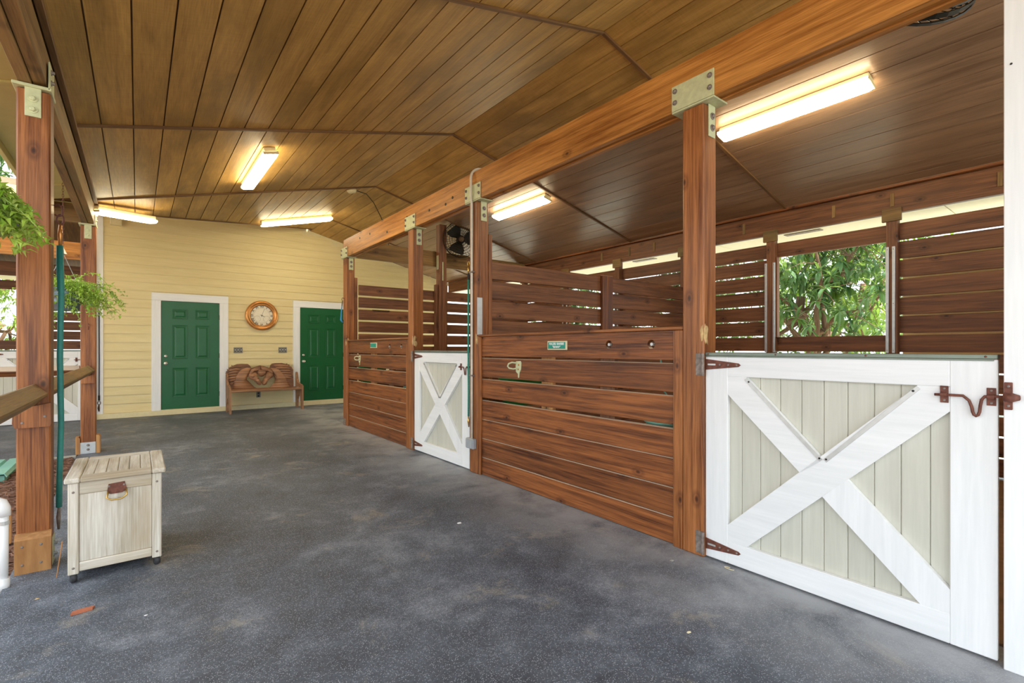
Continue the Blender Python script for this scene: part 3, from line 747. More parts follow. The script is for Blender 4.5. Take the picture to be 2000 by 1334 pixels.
# ------------------------------------------------------------------ lamps
def lamp(c, along, nrm, label, L=1.24, wd=.075, drop=.045):
    c, a, n = V(c), V(along).normalized(), V(nrm).normalized(); s_ = a.cross(n).normalized()
    t = thing('fluorescent_light', c, label, 'light', 'ceiling fluorescent lights')
    MB().obox(c - n * .028, a * (L / 2), s_ * (wd * .8), n * .026, .006).build('housing', 'cream', t)
    # wrap diffuser: trapezoid in section with bevelled ends
    mb = MB(); pr = [(-wd, 0), (-wd, -.018), (-wd * .72, -.044), (wd * .72, -.044), (wd, -.018), (wd, 0)]
    ends = [(-L / 2, 1.0), (-L / 2 + .02, 1.0), (L / 2 - .02, 1.0), (L / 2, 1.0)]
    vs = []
    for l, k in ((-L / 2 - .004, .75), (-L / 2 + .025, 1), (L / 2 - .025, 1), (L / 2 + .004, .75)):
        for u, w in pr: vs.append(c - n * .056 + a * l + s_ * u + n * (w * k))
    m_ = len(pr); fs = [tuple(reversed(range(m_))), tuple(range(3 * m_, 4 * m_))]
    for i in range(3):
        for k in range(m_): fs.append((i * m_ + k, i * m_ + (k + 1) % m_, (i + 1) * m_ + (k + 1) % m_, (i + 1) * m_ + k))
    mb.add(vs, fs); mb.build('diffuser', 'lamp', t)
    for e_ in (-1, 1):
        MB().obox(c - n * .066 + a * (e_ * (L / 2 + .008)), a * .006, s_ * (wd * 1.02), n * .014, .003).build('end_cap', 'cream', t)
    return t
nl = V((-.25, 0, 1)).normalized(); nr = V((.25, 0, 1)).normalized()
lamp((1.085, 6.20, zl(1.085)), (0, 1, 0), nl, 'lit strip light on the left ceiling slope, lengthwise above the aisle', L=1.35)
lamp((2.33, 9.50, zl(2.33)), (1, 0, .25), nl, 'lit strip light set crosswise above the clock', L=1.25)
lamp((-.12, 7.86, 2.985), (.66, .75, .12), (-.1, -.12, 1), 'lit strip light along the roof valley at the corner post', L=.86, wd=.06)
lamp((4.62, 1.91, zr(4.62)), (0, 1, 0), nr, 'largest lit strip light over the near stall', L=1.24)
lamp((4.60, 5.72, zr(4.60)), (0, 1, 0), nr, 'lit strip light over the far stall beside the conduit post', L=1.24)
lamp((-1.75, 9.2, zw(9.2)), (1, 0, 0), V((0, -.296, 1)), 'lit strip light of the side wing glimpsed behind the leaves', L=1.24)

# ------------------------------------------------------------------ fans
def fan(c, ax, r, label, arm_to):
    c, ax = V(c), V(ax).normalized(); u = ax.orthogonal().normalized(); w = ax.cross(u)
    t = thing('barn_fan', c, label, 'fan')
    def circ(rr, h): return [c + ax * h + (u * math.cos(2 * math.pi * k / 32) + w * math.sin(2 * math.pi * k / 32)) * rr for k in range(33)]
    for h, nm in ((.07, 'front_grille'), (-.07, 'rear_grille')):
        mb = MB()
        for rr in (.2, .35, .5, .65, .8, .92, 1.0): mb.tube(circ(r * rr, h * (1.15 - .65 * rr ** 2)), .003 if rr < 1 else .007, 5, False)
        for k in range(36):
            a = 2 * math.pi * k / 36; d = u * math.cos(a) + w * math.sin(a)
            mb.tube([c + d * (r * q_) + ax * h * (1.15 - .65 * q_ ** 2) for q_ in (.16, .5, .8, 1.0)], .0026, 4, False)
        g_ = mb.build(nm, 'dark_metal', t); g_['kind'] = 'stuff'
        if h > 0: MB().lathe([(r * .16, 0), (r * .15, .012), (.02, .018)], c + ax * h * 1.12, ax, 20).build('badge', 'bronze', g_)
    MB().lathe([(r * .99, .012), (r * .99, -.012), (r * 1.01, -.012), (r * 1.01, .012), (r * .99, .012)], c, ax, 32, False).build('rim', 'dark_metal', t)
    MB().lathe([(.05, -.16), (.075, -.13), (.075, -.02), (.045, .02), (.03, .05)], c, ax, 20).build('motor', 'dark_metal', t, True)
    for k in range(3):
        a0 = 2 * math.pi * k / 3 + .5; vs = []; m_ = 7
        for i in range(m_):
            f_ = i / (m_ - 1); rr = r * (.12 + .78 * f_); hw = .48 + .28 * math.sin(f_ * 2.6)
            for sg in (-1, 1):
                a = a0 + sg * hw * (1.1 - .35 * f_); d = u * math.cos(a) + w * math.sin(a)
                for th in (-.0015, .0015): vs.append(c + d * rr + ax * (sg * .03 * (1 - .3 * f_) + th))
        fs = []
        for i in range(m_ - 1):
            o = i * 4; fs += [(o + 1, o + 3, o + 7, o + 5), (o, o + 4, o + 6, o + 2), (o, o + 1, o + 5, o + 4), (o + 2, o + 6, o + 7, o + 3)]
        fs += [(0, 2, 3, 1), (m_ * 4 - 4, m_ * 4 - 3, m_ * 4 - 1, m_ * 4 - 2)]
        MB().add(vs, fs).build('blade', 'dark_metal', t)
    MB().tube([c - ax * .12, c - ax * .16 + (V(arm_to) - c) * .4, V(arm_to)], .014, 8).build('mount_arm', 'steel', t)
    return t
fan((4.60, 7.44, 3.20), (-.42, -.9, -.12), .315, 'round dark wire fan on the middle post of the far stall', (4.385, 7.60, 3.0))
fan((3.15, .71, 3.12), (.62, .6, -.45), .30, 'dark wire fan above the near stall cut by the top edge', (2.80, .45, 2.95))

# ------------------------------------------------------------------ wall fittings
ck = thing('wall_clock', (2.035, YW, 1.92), 'round copper-rimmed clock between the two green doors', 'clock')
cc = V((2.035, YW - .006, 1.92)); ax = (0, -1, 0)
MB().lathe([(.302, 0), (.308, .018), (.300, .042), (.275, .055), (.25, .050), (.243, .036), (.232, .034), (.224, .042), (.214, .036), (.212, .010)], cc, ax, 48).build('rim', 'copper', ck, True)
fc = MB().lathe([(.214, .004), (.214, .012)], cc, ax, 48).build('face', 'clock_face', ck)
yf = cc.y - .0135
for k, s_ in enumerate(['XII', 'I', 'II', 'III', 'IV', 'V', 'VI', 'VII', 'VIII', 'IX', 'X', 'XI']):
    a = k * math.pi / 6; rr = .183
    text('numeral', s_, .058, 'ink', fc, (cc.x + rr * math.sin(a), yf, cc.z + rr * math.cos(a)), (R(90), 0, 0)).rotation_euler = (Matrix.Rotation(a, 3, 'Y') @ Matrix.Rotation(R(90), 3, 'X')).to_euler()
def arc(x, z, r, a0, a1, w=.0022, mat='sepia'):
    pts = [(x + r * math.cos(a0 + (a1 - a0) * k / 24), yf + .0005, z + r * math.sin(a0 + (a1 - a0) * k / 24)) for k in range(25)]
    MB().tube(pts, w, 5, False).build('dial_line', mat, fc)
arc(cc.x, cc.z, .152, 0, 2 * math.pi, .002); arc(cc.x, cc.z, .21, 0, 2 * math.pi, .003, 'ink')
arc(cc.x - .088, cc.z - .07, .062, -.9, 3.4); arc(cc.x + .092, cc.z - .07, .062, .2, 4.1)
for ang, l, w, nm in ((.33, .15, .0045, 'minute_hand'), (1.98, .06, .006, 'hour_hand')):
    d = V((math.sin(ang), 0, math.cos(ang))); MB().obox(V((cc.x, yf - .006, cc.z)) + d * (l / 2 - .015), d * (l / 2 + .015), V((d.z, 0, -d.x)) * w * .5, V((0, .001, 0)), .0005).build(nm, 'ink', ck)
MB().lathe([(.009, 0), (.007, .006)], (cc.x, yf - .003, cc.z), ax, 12).build('hand_hub', 'bronze', ck)

def plate(x0, x1, z0, z1, n, label, mat='plate_grey', outlet=False):
    t = thing('light_switch' if not outlet else 'wall_outlet', ((x0 + x1) / 2, YW, (z0 + z1) / 2), label, 'switch' if not outlet else 'outlet')
    pp = B('cover_plate', mat, t, x0, x1, YW - .012, YW - .003, z0, z1, e=.003)
    for k in range(n):
        cx_ = x0 + (x1 - x0) * (k + .5) / n
        if outlet:
            zc = z0 + (z1 - z0) * (k + .5) / n; B('socket', 'dark_slot', t, (x0 + x1) / 2 - .015, (x0 + x1) / 2 + .015, YW - .014, YW - .0122, zc - .019, zc + .019, e=.001)
        else:
            B('switch_well', 'dark_slot', t, cx_ - .011, cx_ + .011, YW - .0135, YW - .0122, (z0 + z1) / 2 - .028, (z0 + z1) / 2 + .028, e=.0005)
            MB().obox((cx_, YW - .018, (z0 + z1) / 2 + .004), (.006, 0, 0), (0, .006, .004), (0, -.003, .010), .001).build('toggle', 'white', t)
plate(1.527, 1.683, 1.150, 1.262, 3, 'three-gang grey switch plate left of the clock, by the first door')
plate(2.354, 2.517, 1.150, 1.265, 3, 'three-gang grey switch plate right of the clock, by the second door')
plate(1.935, 2.012, .232, .348, 2, 'grey wall outlet below the bench seat', outlet=True)
sp = thing('wall_speaker', (-.298, YW, 3.5), 'small cream box on the wall under the corner light', 'speaker')
B('cabinet', 'cream', sp, -.385, -.211, YW - .10, YW - .004, 3.42, 3.62, e=.01); B('grille', 'cream', sp, -.372, -.224, YW - .108, YW - .101, 3.435, 3.60, e=.004)

# ------------------------------------------------------------------ carved bench
bn = thing('carved_bench', (2.01, 10.7, 0), 'carved wooden bench with two horse heads on its back', 'bench')
YB = 10.90
def bp_(cx_, cy_):
    """bench sketch point (crop pixels) to X, Z on the back plane"""
    px, py = 435 + cx_ / 11.6, 700 + cy_ / 11.6
    r_ = (px - 1000) / 944; t_ = math.atan(731.5 / 944); a0 = r_ * math.cos(t_) + math.sin(t_); a1 = math.cos(t_) - r_ * math.sin(t_); k = YB / a1
    return (a0 * k, 1.24 - (py - 680.6) / 944 * k)
out = [(200, 712), (190, 640), (150, 560), (110, 470), (92, 395), (72, 330), (90, 318), (76, 292), (112, 292), (112, 240), (140, 262), (152, 205), (180, 222), (212, 190), (212, 152), (238, 172), (330, 132), (450, 125), (580, 130), (630, 170), (660, 228), (720, 205), (790, 178), (860, 160), (930, 172), (1000, 195), (1070, 218), (1090, 165), (1130, 122), (1200, 108), (1350, 105), (1440, 126), (1472, 116), (1484, 142), (1520, 138), (1528, 178), (1570, 190), (1585, 232), (1602, 262), (1598, 350), (1605, 420), (1606, 560), (1600, 705)]
O2 = [bp_(*p) for p in out]
hole = [(560, 430), (546, 485), (572, 550), (640, 612), (720, 652), (800, 686), (1005, 686), (1090, 640), (1160, 575), (1195, 500), (1190, 430), (1165, 385), (1080, 360), (980, 340), (880, 345), (780, 345), (670, 360), (600, 385)]
H2 = [bp_(*p) for p in hole]
fnb = lambda u, v: V((u, YB + (v - .44) * .10, v))
# board with the opening: slit polygon joining outline and hole along the bottom
ki = max(range(len(H2)), key=lambda i: -H2[i][1]) if False else 5
loop = O2 + [O2[0]]
zb_ = min(p[1] for p in O2)
bot = (H2[5][0], zb_)
poly = O2[:] 
ring = H2[6:] + H2[:6]            # starts at (1005,686) runs up the right, over the top, down the left to (800,686)
poly = O2 + [(H2[6][0], zb_)] + ring + [(H2[5][0], zb_)]
bk = MB().prism(poly, fnb, -.002, .040, (0, 1, 0)).build('backrest', 'bench_shaded', bn)
def relief(nm, pts, h, par=None): return MB().puff([bp_(*p) for p in pts], fnb, (0, -1, 0), h, .004).build(nm, 'bench_wood', par or bk, True)
relief('horse_body', [(235, 690), (240, 560), (290, 420), (360, 310), (450, 240), (560, 200), (650, 215), (620, 290), (560, 400), (530, 480), (560, 570), (640, 630), (760, 690)], 0.030)
relief('horse_body', [(1570, 690), (1500, 540), (1420, 380), (1330, 260), (1220, 220), (1090, 215), (1150, 300), (1200, 380), (1215, 480), (1180, 570), (1110, 640), (1030, 690)], 0.030)
relief('horse_neck', [(600, 400), (590, 340), (650, 250), (760, 190), (860, 165), (880, 240), (800, 290), (700, 300)], 0.045)
relief('horse_neck', [(1165, 385), (1150, 300), (1080, 235), (960, 190), (870, 165), (870, 240), (950, 290), (1060, 300)], 0.045)
hd = relief('horse_head', [(585, 415), (600, 345), (650, 300), (720, 290), (775, 320), (790, 400), (805, 455), (840, 505), (878, 545), (880, 580), (845, 602), (795, 592), (765, 555), (700, 500), (620, 460)], 0.069)
relief('horse_jaw', [(610, 420), (630, 350), (690, 320), (740, 360), (735, 430), (680, 465)], 0.087, hd)
hd2 = relief('horse_head', [(1165, 385), (1140, 315), (1075, 290), (1000, 310), (965, 380), (945, 440), (905, 510), (888, 555), (895, 590), (940, 604), (985, 588), (1000, 545), (1060, 470), (1130, 425)], 0.069)
relief('horse_jaw', [(1140, 395), (1125, 330), (1075, 312), (1025, 345), (1020, 410), (1065, 450)], 0.087, hd2)
relief('muzzle', [(715, 475), (760, 430), (800, 425), (850, 500), (885, 552), (876, 592), (835, 606), (785, 588), (740, 530)], 0.084, hd)
relief('muzzle', [(1045, 470), (1000, 425), (955, 425), (915, 500), (886, 555), (896, 594), (938, 607), (985, 590), (1012, 530)], 0.084, hd2)
relief('forelock', [(790, 300), (800, 250), (870, 235), (950, 245), (985, 290), (975, 360), (930, 405), (875, 418), (820, 400)], 0.075)
for k in range(7):
    y_ = 165 + k * 62; x_ = 180 - k * 14 + (k > 4) * (k - 4) * 30
    relief('feather', [(x_ - 30, y_ + 60), (x_ + 10, y_ + 22), (x_ + 150, y_ - 12), (460 - k * 34, y_ + 10), (430 - k * 34, y_ + 44), (x_ + 90, y_ + 50)], 0.024)
for k in range(6):
    y_ = 140 + k * 55
    relief('feather', [(1150 + k * 50, y_ + 10), (1300 + k * 28, y_ - 8), (1490 + k * 14, y_ + 10), (1545 + k * 8, y_ + 46), (1420 + k * 20, y_ + 50), (1200 + k * 48, y_ + 48)], 0.024)
B('seat', 'bench_wood', bn, 1.40, 2.655, 10.44, 10.90, .402, .440, e=.008)
side = [(10.44, 0), (10.53, 0), (10.545, .14), (10.60, .245), (10.68, .285), (10.76, .255), (10.82, .16), (10.84, 0), (10.94, 0), (10.95, .45), (10.955, .72), (10.92, .745), (10.885, .72), (10.84, .60), (10.76, .53), (10.62, .505), (10.50, .50), (10.445, .47)]
for xa in (1.368, 2.656): MB().prism(side, lambda u, v: V((0, u, v)), xa, xa + .034, (1, 0, 0)).build('side_panel', 'bench_wood', bn)
B('patch', 'white', bn, 2.60, 2.64, 10.60, 10.66, .4405, .4425)

# ------------------------------------------------------------------ storage chest
cx0, cx1, cy0, cy1 = -.290, .110, 3.43, 4.02
ct = thing('storage_chest', ((cx0 + cx1) / 2, (cy0 + cy1) / 2, 0), 'weathered grey wooden chest on casters by the near left post', 'chest')
for xx in (cx0, cx1 - .044):
    for yy in (cy0, cy1 - .04):
        lg = B('corner_post', 'weathered', ct, xx, xx + .044, yy, yy + .04, .045, .528, e=.004)
        if yy == cy0:
            for zz in (.08, .48): screw(lg, (xx + .022, cy0, zz), (0, -1, 0), .006, 'rust_grey')
        MB().lathe([(.004, -.012), (.021, -.011), (.023, 0), (.021, .011), (.004, .012)], (xx + .022, yy + .018, .0235), (1, .35, 0), 14).build('caster', 'black_rubber', ct, True)
        B('caster_fork', 'black_rubber', ct, xx + .008, xx + .036, yy + .008, yy + .034, .032, .0445)
for y_, yi in ((cy0 + .006, 1), (cy1 - .018, 0)):
    B('top_rail', 'weathered', ct, cx0 + .045, cx1 - .045, y_, y_ + .016, .464, .5285); B('bottom_rail', 'weathered', ct, cx0 + .045, cx1 - .045, y_, y_ + .016, .056, .104)
    B('panel', 'weathered', ct, cx0 + .045, cx1 - .045, y_ + .006, y_ + .014, .105, .463)
for xx in (cx0 + .006, cx1 - .02): 
    B('side_panel', 'weathered', ct, xx, xx + .012, cy0 + .041, cy1 - .041, .056, .512)
lx0, lx1, ly0, ly1, lz0, lz1 = -.303, .128, 3.412, 4.04, .530, .556
B('lid_end', 'weathered', ct, lx0, lx0 + .062, ly0, ly1, lz0, lz1, e=.005); B('lid_end', 'weathered', ct, lx1 - .062, lx1, ly0, ly1, lz0, lz1, e=.005)
B('lid_rail', 'weathered', ct, lx0 + .063, lx1 - .063, ly0, ly0 + .085, lz0, lz1, e=.006); B('lid_rail', 'weathered', ct, lx0 + .063, lx1 - .063, ly1 - .085, ly1, lz0, lz1, e=.006)
n_ = 6; w_ = (lx1 - lx0 - .126) / n_
for k in range(n_): B('lid_slat', 'weathered', ct, lx0 + .063 + k * w_ + .001, lx0 + .063 + (k + 1) * w_ - .001, ly0 + .086, ly1 - .086, lz0 + .004, lz1 - .004, e=.003)
hp = MB().prism([(-.132, .452), (-.125, .500), (-.056, .505), (-.045, .458), (-.066, .446), (-.115, .444)], lambda u, v: V((u, 0, v)), cy0 + .0015, cy0 + .006, (0, 1, 0)).build('pull_plate', 'rust', ct)
for xx in (-.122, -.058): 
    screw(hp, (xx, cy0 + .0015, .488), (0, -1, 0), .006, 'rust_grey')
MB().tube([(-.126, cy0 - .004, .462), (-.132, cy0 - .014, .430), (-.112, cy0 - .02, .416), (-.068, cy0 - .02, .418), (-.046, cy0 - .014, .434), (-.050, cy0 - .004, .464)], .0045, 8).build('pull_ring', 'brass', ct, True)

# ------------------------------------------------------------------ hanging baskets
def leaf_blob(mb, base, d, l, w, up=V((0, 0, 1)), droop=.35):
    d = d.normalized(); sd = d.cross(up); sd = sd.normalized() if sd.length > 1e-4 else V((1, 0, 0)); nn = sd.cross(d).normalized()
    p0 = base; p1 = base + d * l * .5 + nn * l * .08; p2 = base + d * l - nn * l * droop
    vs = [p0, p1 - sd * w + nn * w * .4, p1 - nn * w * .15, p1 + sd * w + nn * w * .4, p2]
    o = random.random() * 40
    mb.add(vs, [(0, 2, 1), (0, 3, 2), (1, 2, 4), (2, 3, 4)], [(o, o * 1.7, o * .6 + k * .05) for k in range(5)])
def basket(c, label, chain_top, spread, bias, n_st, seed, ls):
    random.seed(seed); c = V(c)
    t = thing('hanging_basket', c, label, 'hanging plant', None)
    pot = MB().lathe([(.112, 0), (.118, .004), (.124, .06), (.130, .062), (.130, .072), (.127, .075), (.134, .125), (.140, .128), (.140, .138), (.137, .14), (.145, .192), (.152, .196), (.152, .206), (.14, .206), (.136, .18)], c, (0, 0, 1), 32).build('pot', 'zinc', t, True)
    MB().lathe([(.136, 0), (.136, .01)], c + V((0, 0, .175)), (0, 0, 1), 20).build('soil', 'mulch', t)
    hk = c + V((0, 0, .55)); mb = MB()
    for k in range(3):
        a = 2.1 * k + .6; MB().tube([hk, c + V((.148 * math.cos(a), .148 * math.sin(a), .2))], .0025, 5).build('hanger_wire', 'steel', t)
    MB().lathe([(.004, -.02), (.03, -.012), (.012, .03), (.004, .05)], hk, (0, 0, 1), 10).build('hanger_clip', 'alu', t)
    z = hk.z + .05; k = 0
    mbc = MB()
    while z < chain_top:
        pts = [V((c.x, c.y, z)) + (V((.007 * math.cos(a), 0, .016 * math.sin(a))) if k % 2 else V((0, .007 * math.cos(a), .016 * math.sin(a)))) for a in [j * math.pi / 4 for j in range(9)]]
        mbc.tube(pts, .0022, 5, False); z += .026; k += 1
    ch_ = mbc.build('chain', 'rust', t); ch_['kind'] = 'stuff'
    fo = MB(); fp_ = MB(); st = MB(); fl_ = MB()
    for s_ in range(n_st):
        a = random.uniform(0, 6.283); d = V((math.cos(a), math.sin(a), 0)) + V(bias) * random.random(); out_ = random.uniform(.35, 1) * spread
        p = c + V((random.uniform(-.1, .1), random.uniform(-.1, .1), .2)); vel = d * .5 + V((0, 0, random.uniform(.5, 1.0))); pts = [p.copy()]; m_ = 9
        for i in range(m_):
            vel = vel + V((random.gauss(0, .12), random.gauss(0, .12), -.26 + random.gauss(0, .08))); p = p + vel.normalized() * out_ / m_ * 1.25; pts.append(p.copy())
        st.tube(pts, [.0018] * len(pts), 4, False)
        for i in range(1, len(pts)):
            for q_ in range(4):
                dd = V((random.gauss(0, 1), random.gauss(0, 1), random.gauss(.1, .7)))
                bl = fo if random.random() < .7 else fp_
                leaf_blob(bl, pts[i] + V((random.gauss(0, .006),) * 3), dd, ls * random.uniform(.6, 1.3), ls * .27 * random.uniform(.7, 1.3))
        if random.random() < .15:
            leaf_blob(fl_, pts[-1], V((random.gauss(0, 1), random.gauss(0, 1), .5)), .02, .01)
    for mb_, nm, mt in ((fo, 'foliage', 'basket_leaf'), (fp_, 'foliage', 'basket_leaf_pale'), (st, 'stems', 'leaf_pale'), (fl_, 'blossom', 'petal')):
        if mb_.v: o = mb_.build(nm, mt, t); o['kind'] = 'stuff'
    return t
basket((-.56, 6.25, 1.60), 'grey banded bucket of trailing greenery hanging near the corner post', 2.86, .44, (1.5, .5, .15), 95, 3, .038)
basket((-.61, 3.12, 1.70), 'bright trailing plant at the top left overlapping the near post', 2.80, .31, (.05, -.05, 0), 130, 5, .047)
random.seed(11)

# ------------------------------------------------------------------ ropes, pipes and small things
rp = thing('lead_rope', (-.362, 3.93, .2), 'thick teal lead hanging beside the near left post', 'lead rope')
MB().tube([(-.389, 3.90, 2.08), (-.365, 3.90, 2.09), (-.35, 3.90, 2.07), (-.352, 3.90, 2.03), (-.372, 3.90, 2.02), (-.385, 3.90, 2.03)], .005, 6).build('wall_hook', 'rust', rp, True)
MB().tube([(-.362 + .016 * math.cos(a), 3.91, 2.005 + .03 * math.sin(a)) for a in [k * math.pi / 6 for k in range(13)]], .004, 6, False).build('snap_ring', 'rust', rp, True)
MB().tube([(-.362, 3.91, 1.98), (-.363, 3.91, 1.92), (-.362, 3.91, 1.83)], [.006, .012, .008], 8).build('snap', 'copper', rp, True)
MB().tube([(-.362, 3.91, 1.85), (-.358, 3.91, 1.6), (-.364, 3.912, 1.2), (-.359, 3.91, .8), (-.366, 3.91, .45), (-.368, 3.91, .30)], .0145, 8).build('rope', 'teal', rp, True)
MB().tube([(-.370, 3.912, 1.85), (-.370, 3.912, 1.70), (-.366, 3.912, 1.58)], .010, 8).build('rope_splice', 'teal', rp, True)
MB().tube([(-.368, 3.91, .30), (-.370, 3.91, .24), (-.369, 3.91, .17)], [.007, .011, .006], 8).build('snap', 'rust_grey', rp, True)
st_ = MB().tube([(-.325, 3.60, .185), (-.335, 3.57, .09), (-.345, 3.56, .006)], .003, 5).build('straw', 'fresh'); tag(st_, 'single straw leaning on the left side of the chest', 'straw')
gp = thing('lead_rope', (XF - .03, 4.07, .45), 'green braided lead with brass snaps beside the far gate latch', 'lead rope')
gy = 4.105; gx = XF - .022
MB().tube([(XF - .001, gy, 2.14), (gx, gy, 2.145), (gx - .012, gy, 2.13), (gx, gy, 2.11)], .004, 6).build('wall_hook', 'rust', gp, True)
MB().tube([(gx + .012 * math.cos(a), gy, 2.09 + .022 * math.sin(a)) for a in [k * math.pi / 6 for k in range(13)]], .004, 6, False).build('snap_ring', 'brass', gp, True)
MB().tube([(gx, gy, 2.07), (gx, gy, 2.03), (gx, gy, 1.99)], [.005, .011, .006], 8).build('snap', 'brass', gp, True)
MB().tube([(gx, gy, 1.99), (gx, gy, 1.93)], .011, 8).build('rope_collar', 'dark_metal', gp)
MB().tube([(gx, gy, 1.93), (gx, gy + .003, 1.3), (gx, gy - .002, .8), (gx, gy, .56)], .0095, 8).build('rope', 'teal_rope', gp, True)
MB().tube([(gx, gy, .56), (gx, gy, .51), (gx + .003, gy, .45)], [.006, .012, .005], 8).build('snap', 'brass', gp, True)
bl = thing('lead_rope', (XF - .02, 7.86, 1.7), 'short blue lead on the end post by the second door', 'lead rope')
MB().tube([(XF, 7.86, 2.05), (XF - .03, 7.86, 2.06), (XF - .04, 7.86, 2.03), (XF - .025, 7.86, 2.01)], .005, 6).build('wall_hook', 'rust', bl, True)
MB().tube([(XF - .028, 7.86, 2.01), (XF - .033, 7.87, 1.93)], .007, 6).build('snap', 'bronze', bl)
MB().tube([(XF - .033, 7.87, 1.93), (XF - .04, 7.88, 1.82), (XF - .045, 7.88, 1.70), (XF - .02, 7.87, 1.66)], [.008, .009, .016, .012], 8).build('rope', 'blue', bl, True)
kl = thing('lead_rope', (-.53, YW - .03, .16), 'thin dark blue lead hanging down the white corner board', 'lead rope')
MB().tube([(-.535, YW - .018, 1.92), (-.53, YW - .032, 1.91), (-.53, YW - .03, 1.88)], .005, 6).build('wall_hook', 'rust', kl)
MB().tube([(-.53, YW - .03, 1.88), (-.528, YW - .028, 1.0), (-.53, YW - .028, .42)], .0085, 6).build('rope', 'navy', kl)
MB().tube([(-.53, YW - .028, .42), (-.53, YW - .028, .33)], .014, 8).build('rope_collar', 'dark_metal', kl)
MB().tube([(-.53 + .022 * math.cos(a), YW - .03, .29 + .03 * math.sin(a)) for a in [k * math.pi / 5 for k in range(11)]], .005, 6, False).build('snap_ring', 'bronze', kl, True)
MB().tube([(-.53, YW - .03, .26), (-.535, YW - .03, .20), (-.53, YW - .03, .14)], [.008, .016, .007], 8).build('snap', 'bronze', kl, True)

cd = thing('electrical_conduit', (XF - .015, 4.06, .24), 'pale conduit with a grey box running up the far gate post', 'conduit')
yc = 4.052; xc = XF - .0165
pth = [(xc, yc, .34), (xc, yc, 1.0), (xc, yc, 2.68), (xc - .012, yc, 2.75), (xc - .012, yc, 2.90)]
for k in range(7): a = k / 6 * math.pi / 2; pth.append((xc - .012 + .12 * (1 - math.cos(a)), yc, 2.93 + .12 * math.sin(a)))
pth.append((xc + .25, yc, 3.06))
MB().tube(pth, .0125, 10).build('pipe', 'conduit', cd, True)
jb = B('junction_box', 'box_grey', cd, XF - .045, XF - .002, 3.99, 4.125, .245, .345, e=.006)
B('box_lid', 'box_grey', jb, XF - .050, XF - .0455, 4.0, 4.115, .255, .335, e=.002)
for zz in (.97, 2.0): MB().obox((xc, yc, zz), (.015, 0, 0), (0, .03, 0), (0, 0, .008), .002).build('pipe_clamp', 'rust_grey', cd)

pv = thing('water_pipe', (-.545, 3.60, -.03), 'white plastic elbow pipe standing in the mulch by the near post', 'pipe')
MB().tube([(-.552, 3.60, -.03), (-.548, 3.60, .39)], .0195, 12).build('riser', 'pvc', pv, True)
MB().tube([(-.548, 3.60, .37), (-.549, 3.60, .41), (-.558, 3.60, .437), (-.58, 3.60, .448), (-.61, 3.60, .449)], .0265, 12).build('elbow', 'pvc', pv, True)
MB().tube([(-.61, 3.60, .449), (-.95, 3.60, .449)], .0195, 12).build('arm', 'sheet_teal', pv, True)
MB().tube([(-.552, 3.60, -.02), (-.552, 3.60, .045)], .0265, 12).build('coupling', 'pvc', pv, True)
B('pipe_stake', 'fresh', pv, -.531, -.523, 3.60, 3.63, .22, .40); MB().tube([(-.5485, 3.60, .325), (-.5485, 3.60, .345)], .022, 12).build('hose_clamp', 'alu', pv)

ts = thing('plastic_cover', (-1.6, 7.0, -.03), 'ribbed teal plastic sheet lying on the mulch behind the near post', 'plastic cover')
n_ = 9
for k in range(n_):
    xa = -2.1 + k * .125; prof = [(xa, .05), (xa + .02, .085), (xa + .105, .085), (xa + .125, .05)]
    MB().prism([(xa, .045), (xa + .018, .078), (xa + .107, .078), (xa + .125, .045), (xa + .118, .04), (xa + .103, .07), (xa + .022, .07), (xa + .007, .04)], lambda u, v: V((u, 0, v - .02)), 6.55, 7.40, (0, 1, 0)).build('rib', 'sheet_teal', ts)
for xa in (-2.05, -1.05): B('foot', 'sheet_teal', ts, xa, xa + .05, 6.6, 7.35, -.0345, .03)

sn = thing('ceiling_sensor', (2.66, 7.50, zl(2.66)), 'small pale sensor box near the ridge with a hanging cable', 'sensor')
MB().lathe([(.075, 0), (.075, .02), (.055, .045), (.02, .05)], (2.66, 7.55, zl(2.66) - .002), -nl, 16).build('body', 'cream', sn, True)
MB().tube([(2.74, 7.55, zl(2.74) - .02), (2.95, 7.68, zl(2.95) - .05), (3.1, 7.75, 3.66), (3.25, 7.8, 3.45), (3.35, 7.82, 3.25), (3.4, 7.83, 3.0)], .006, 6).build('cable', 'dark_metal', sn, True)

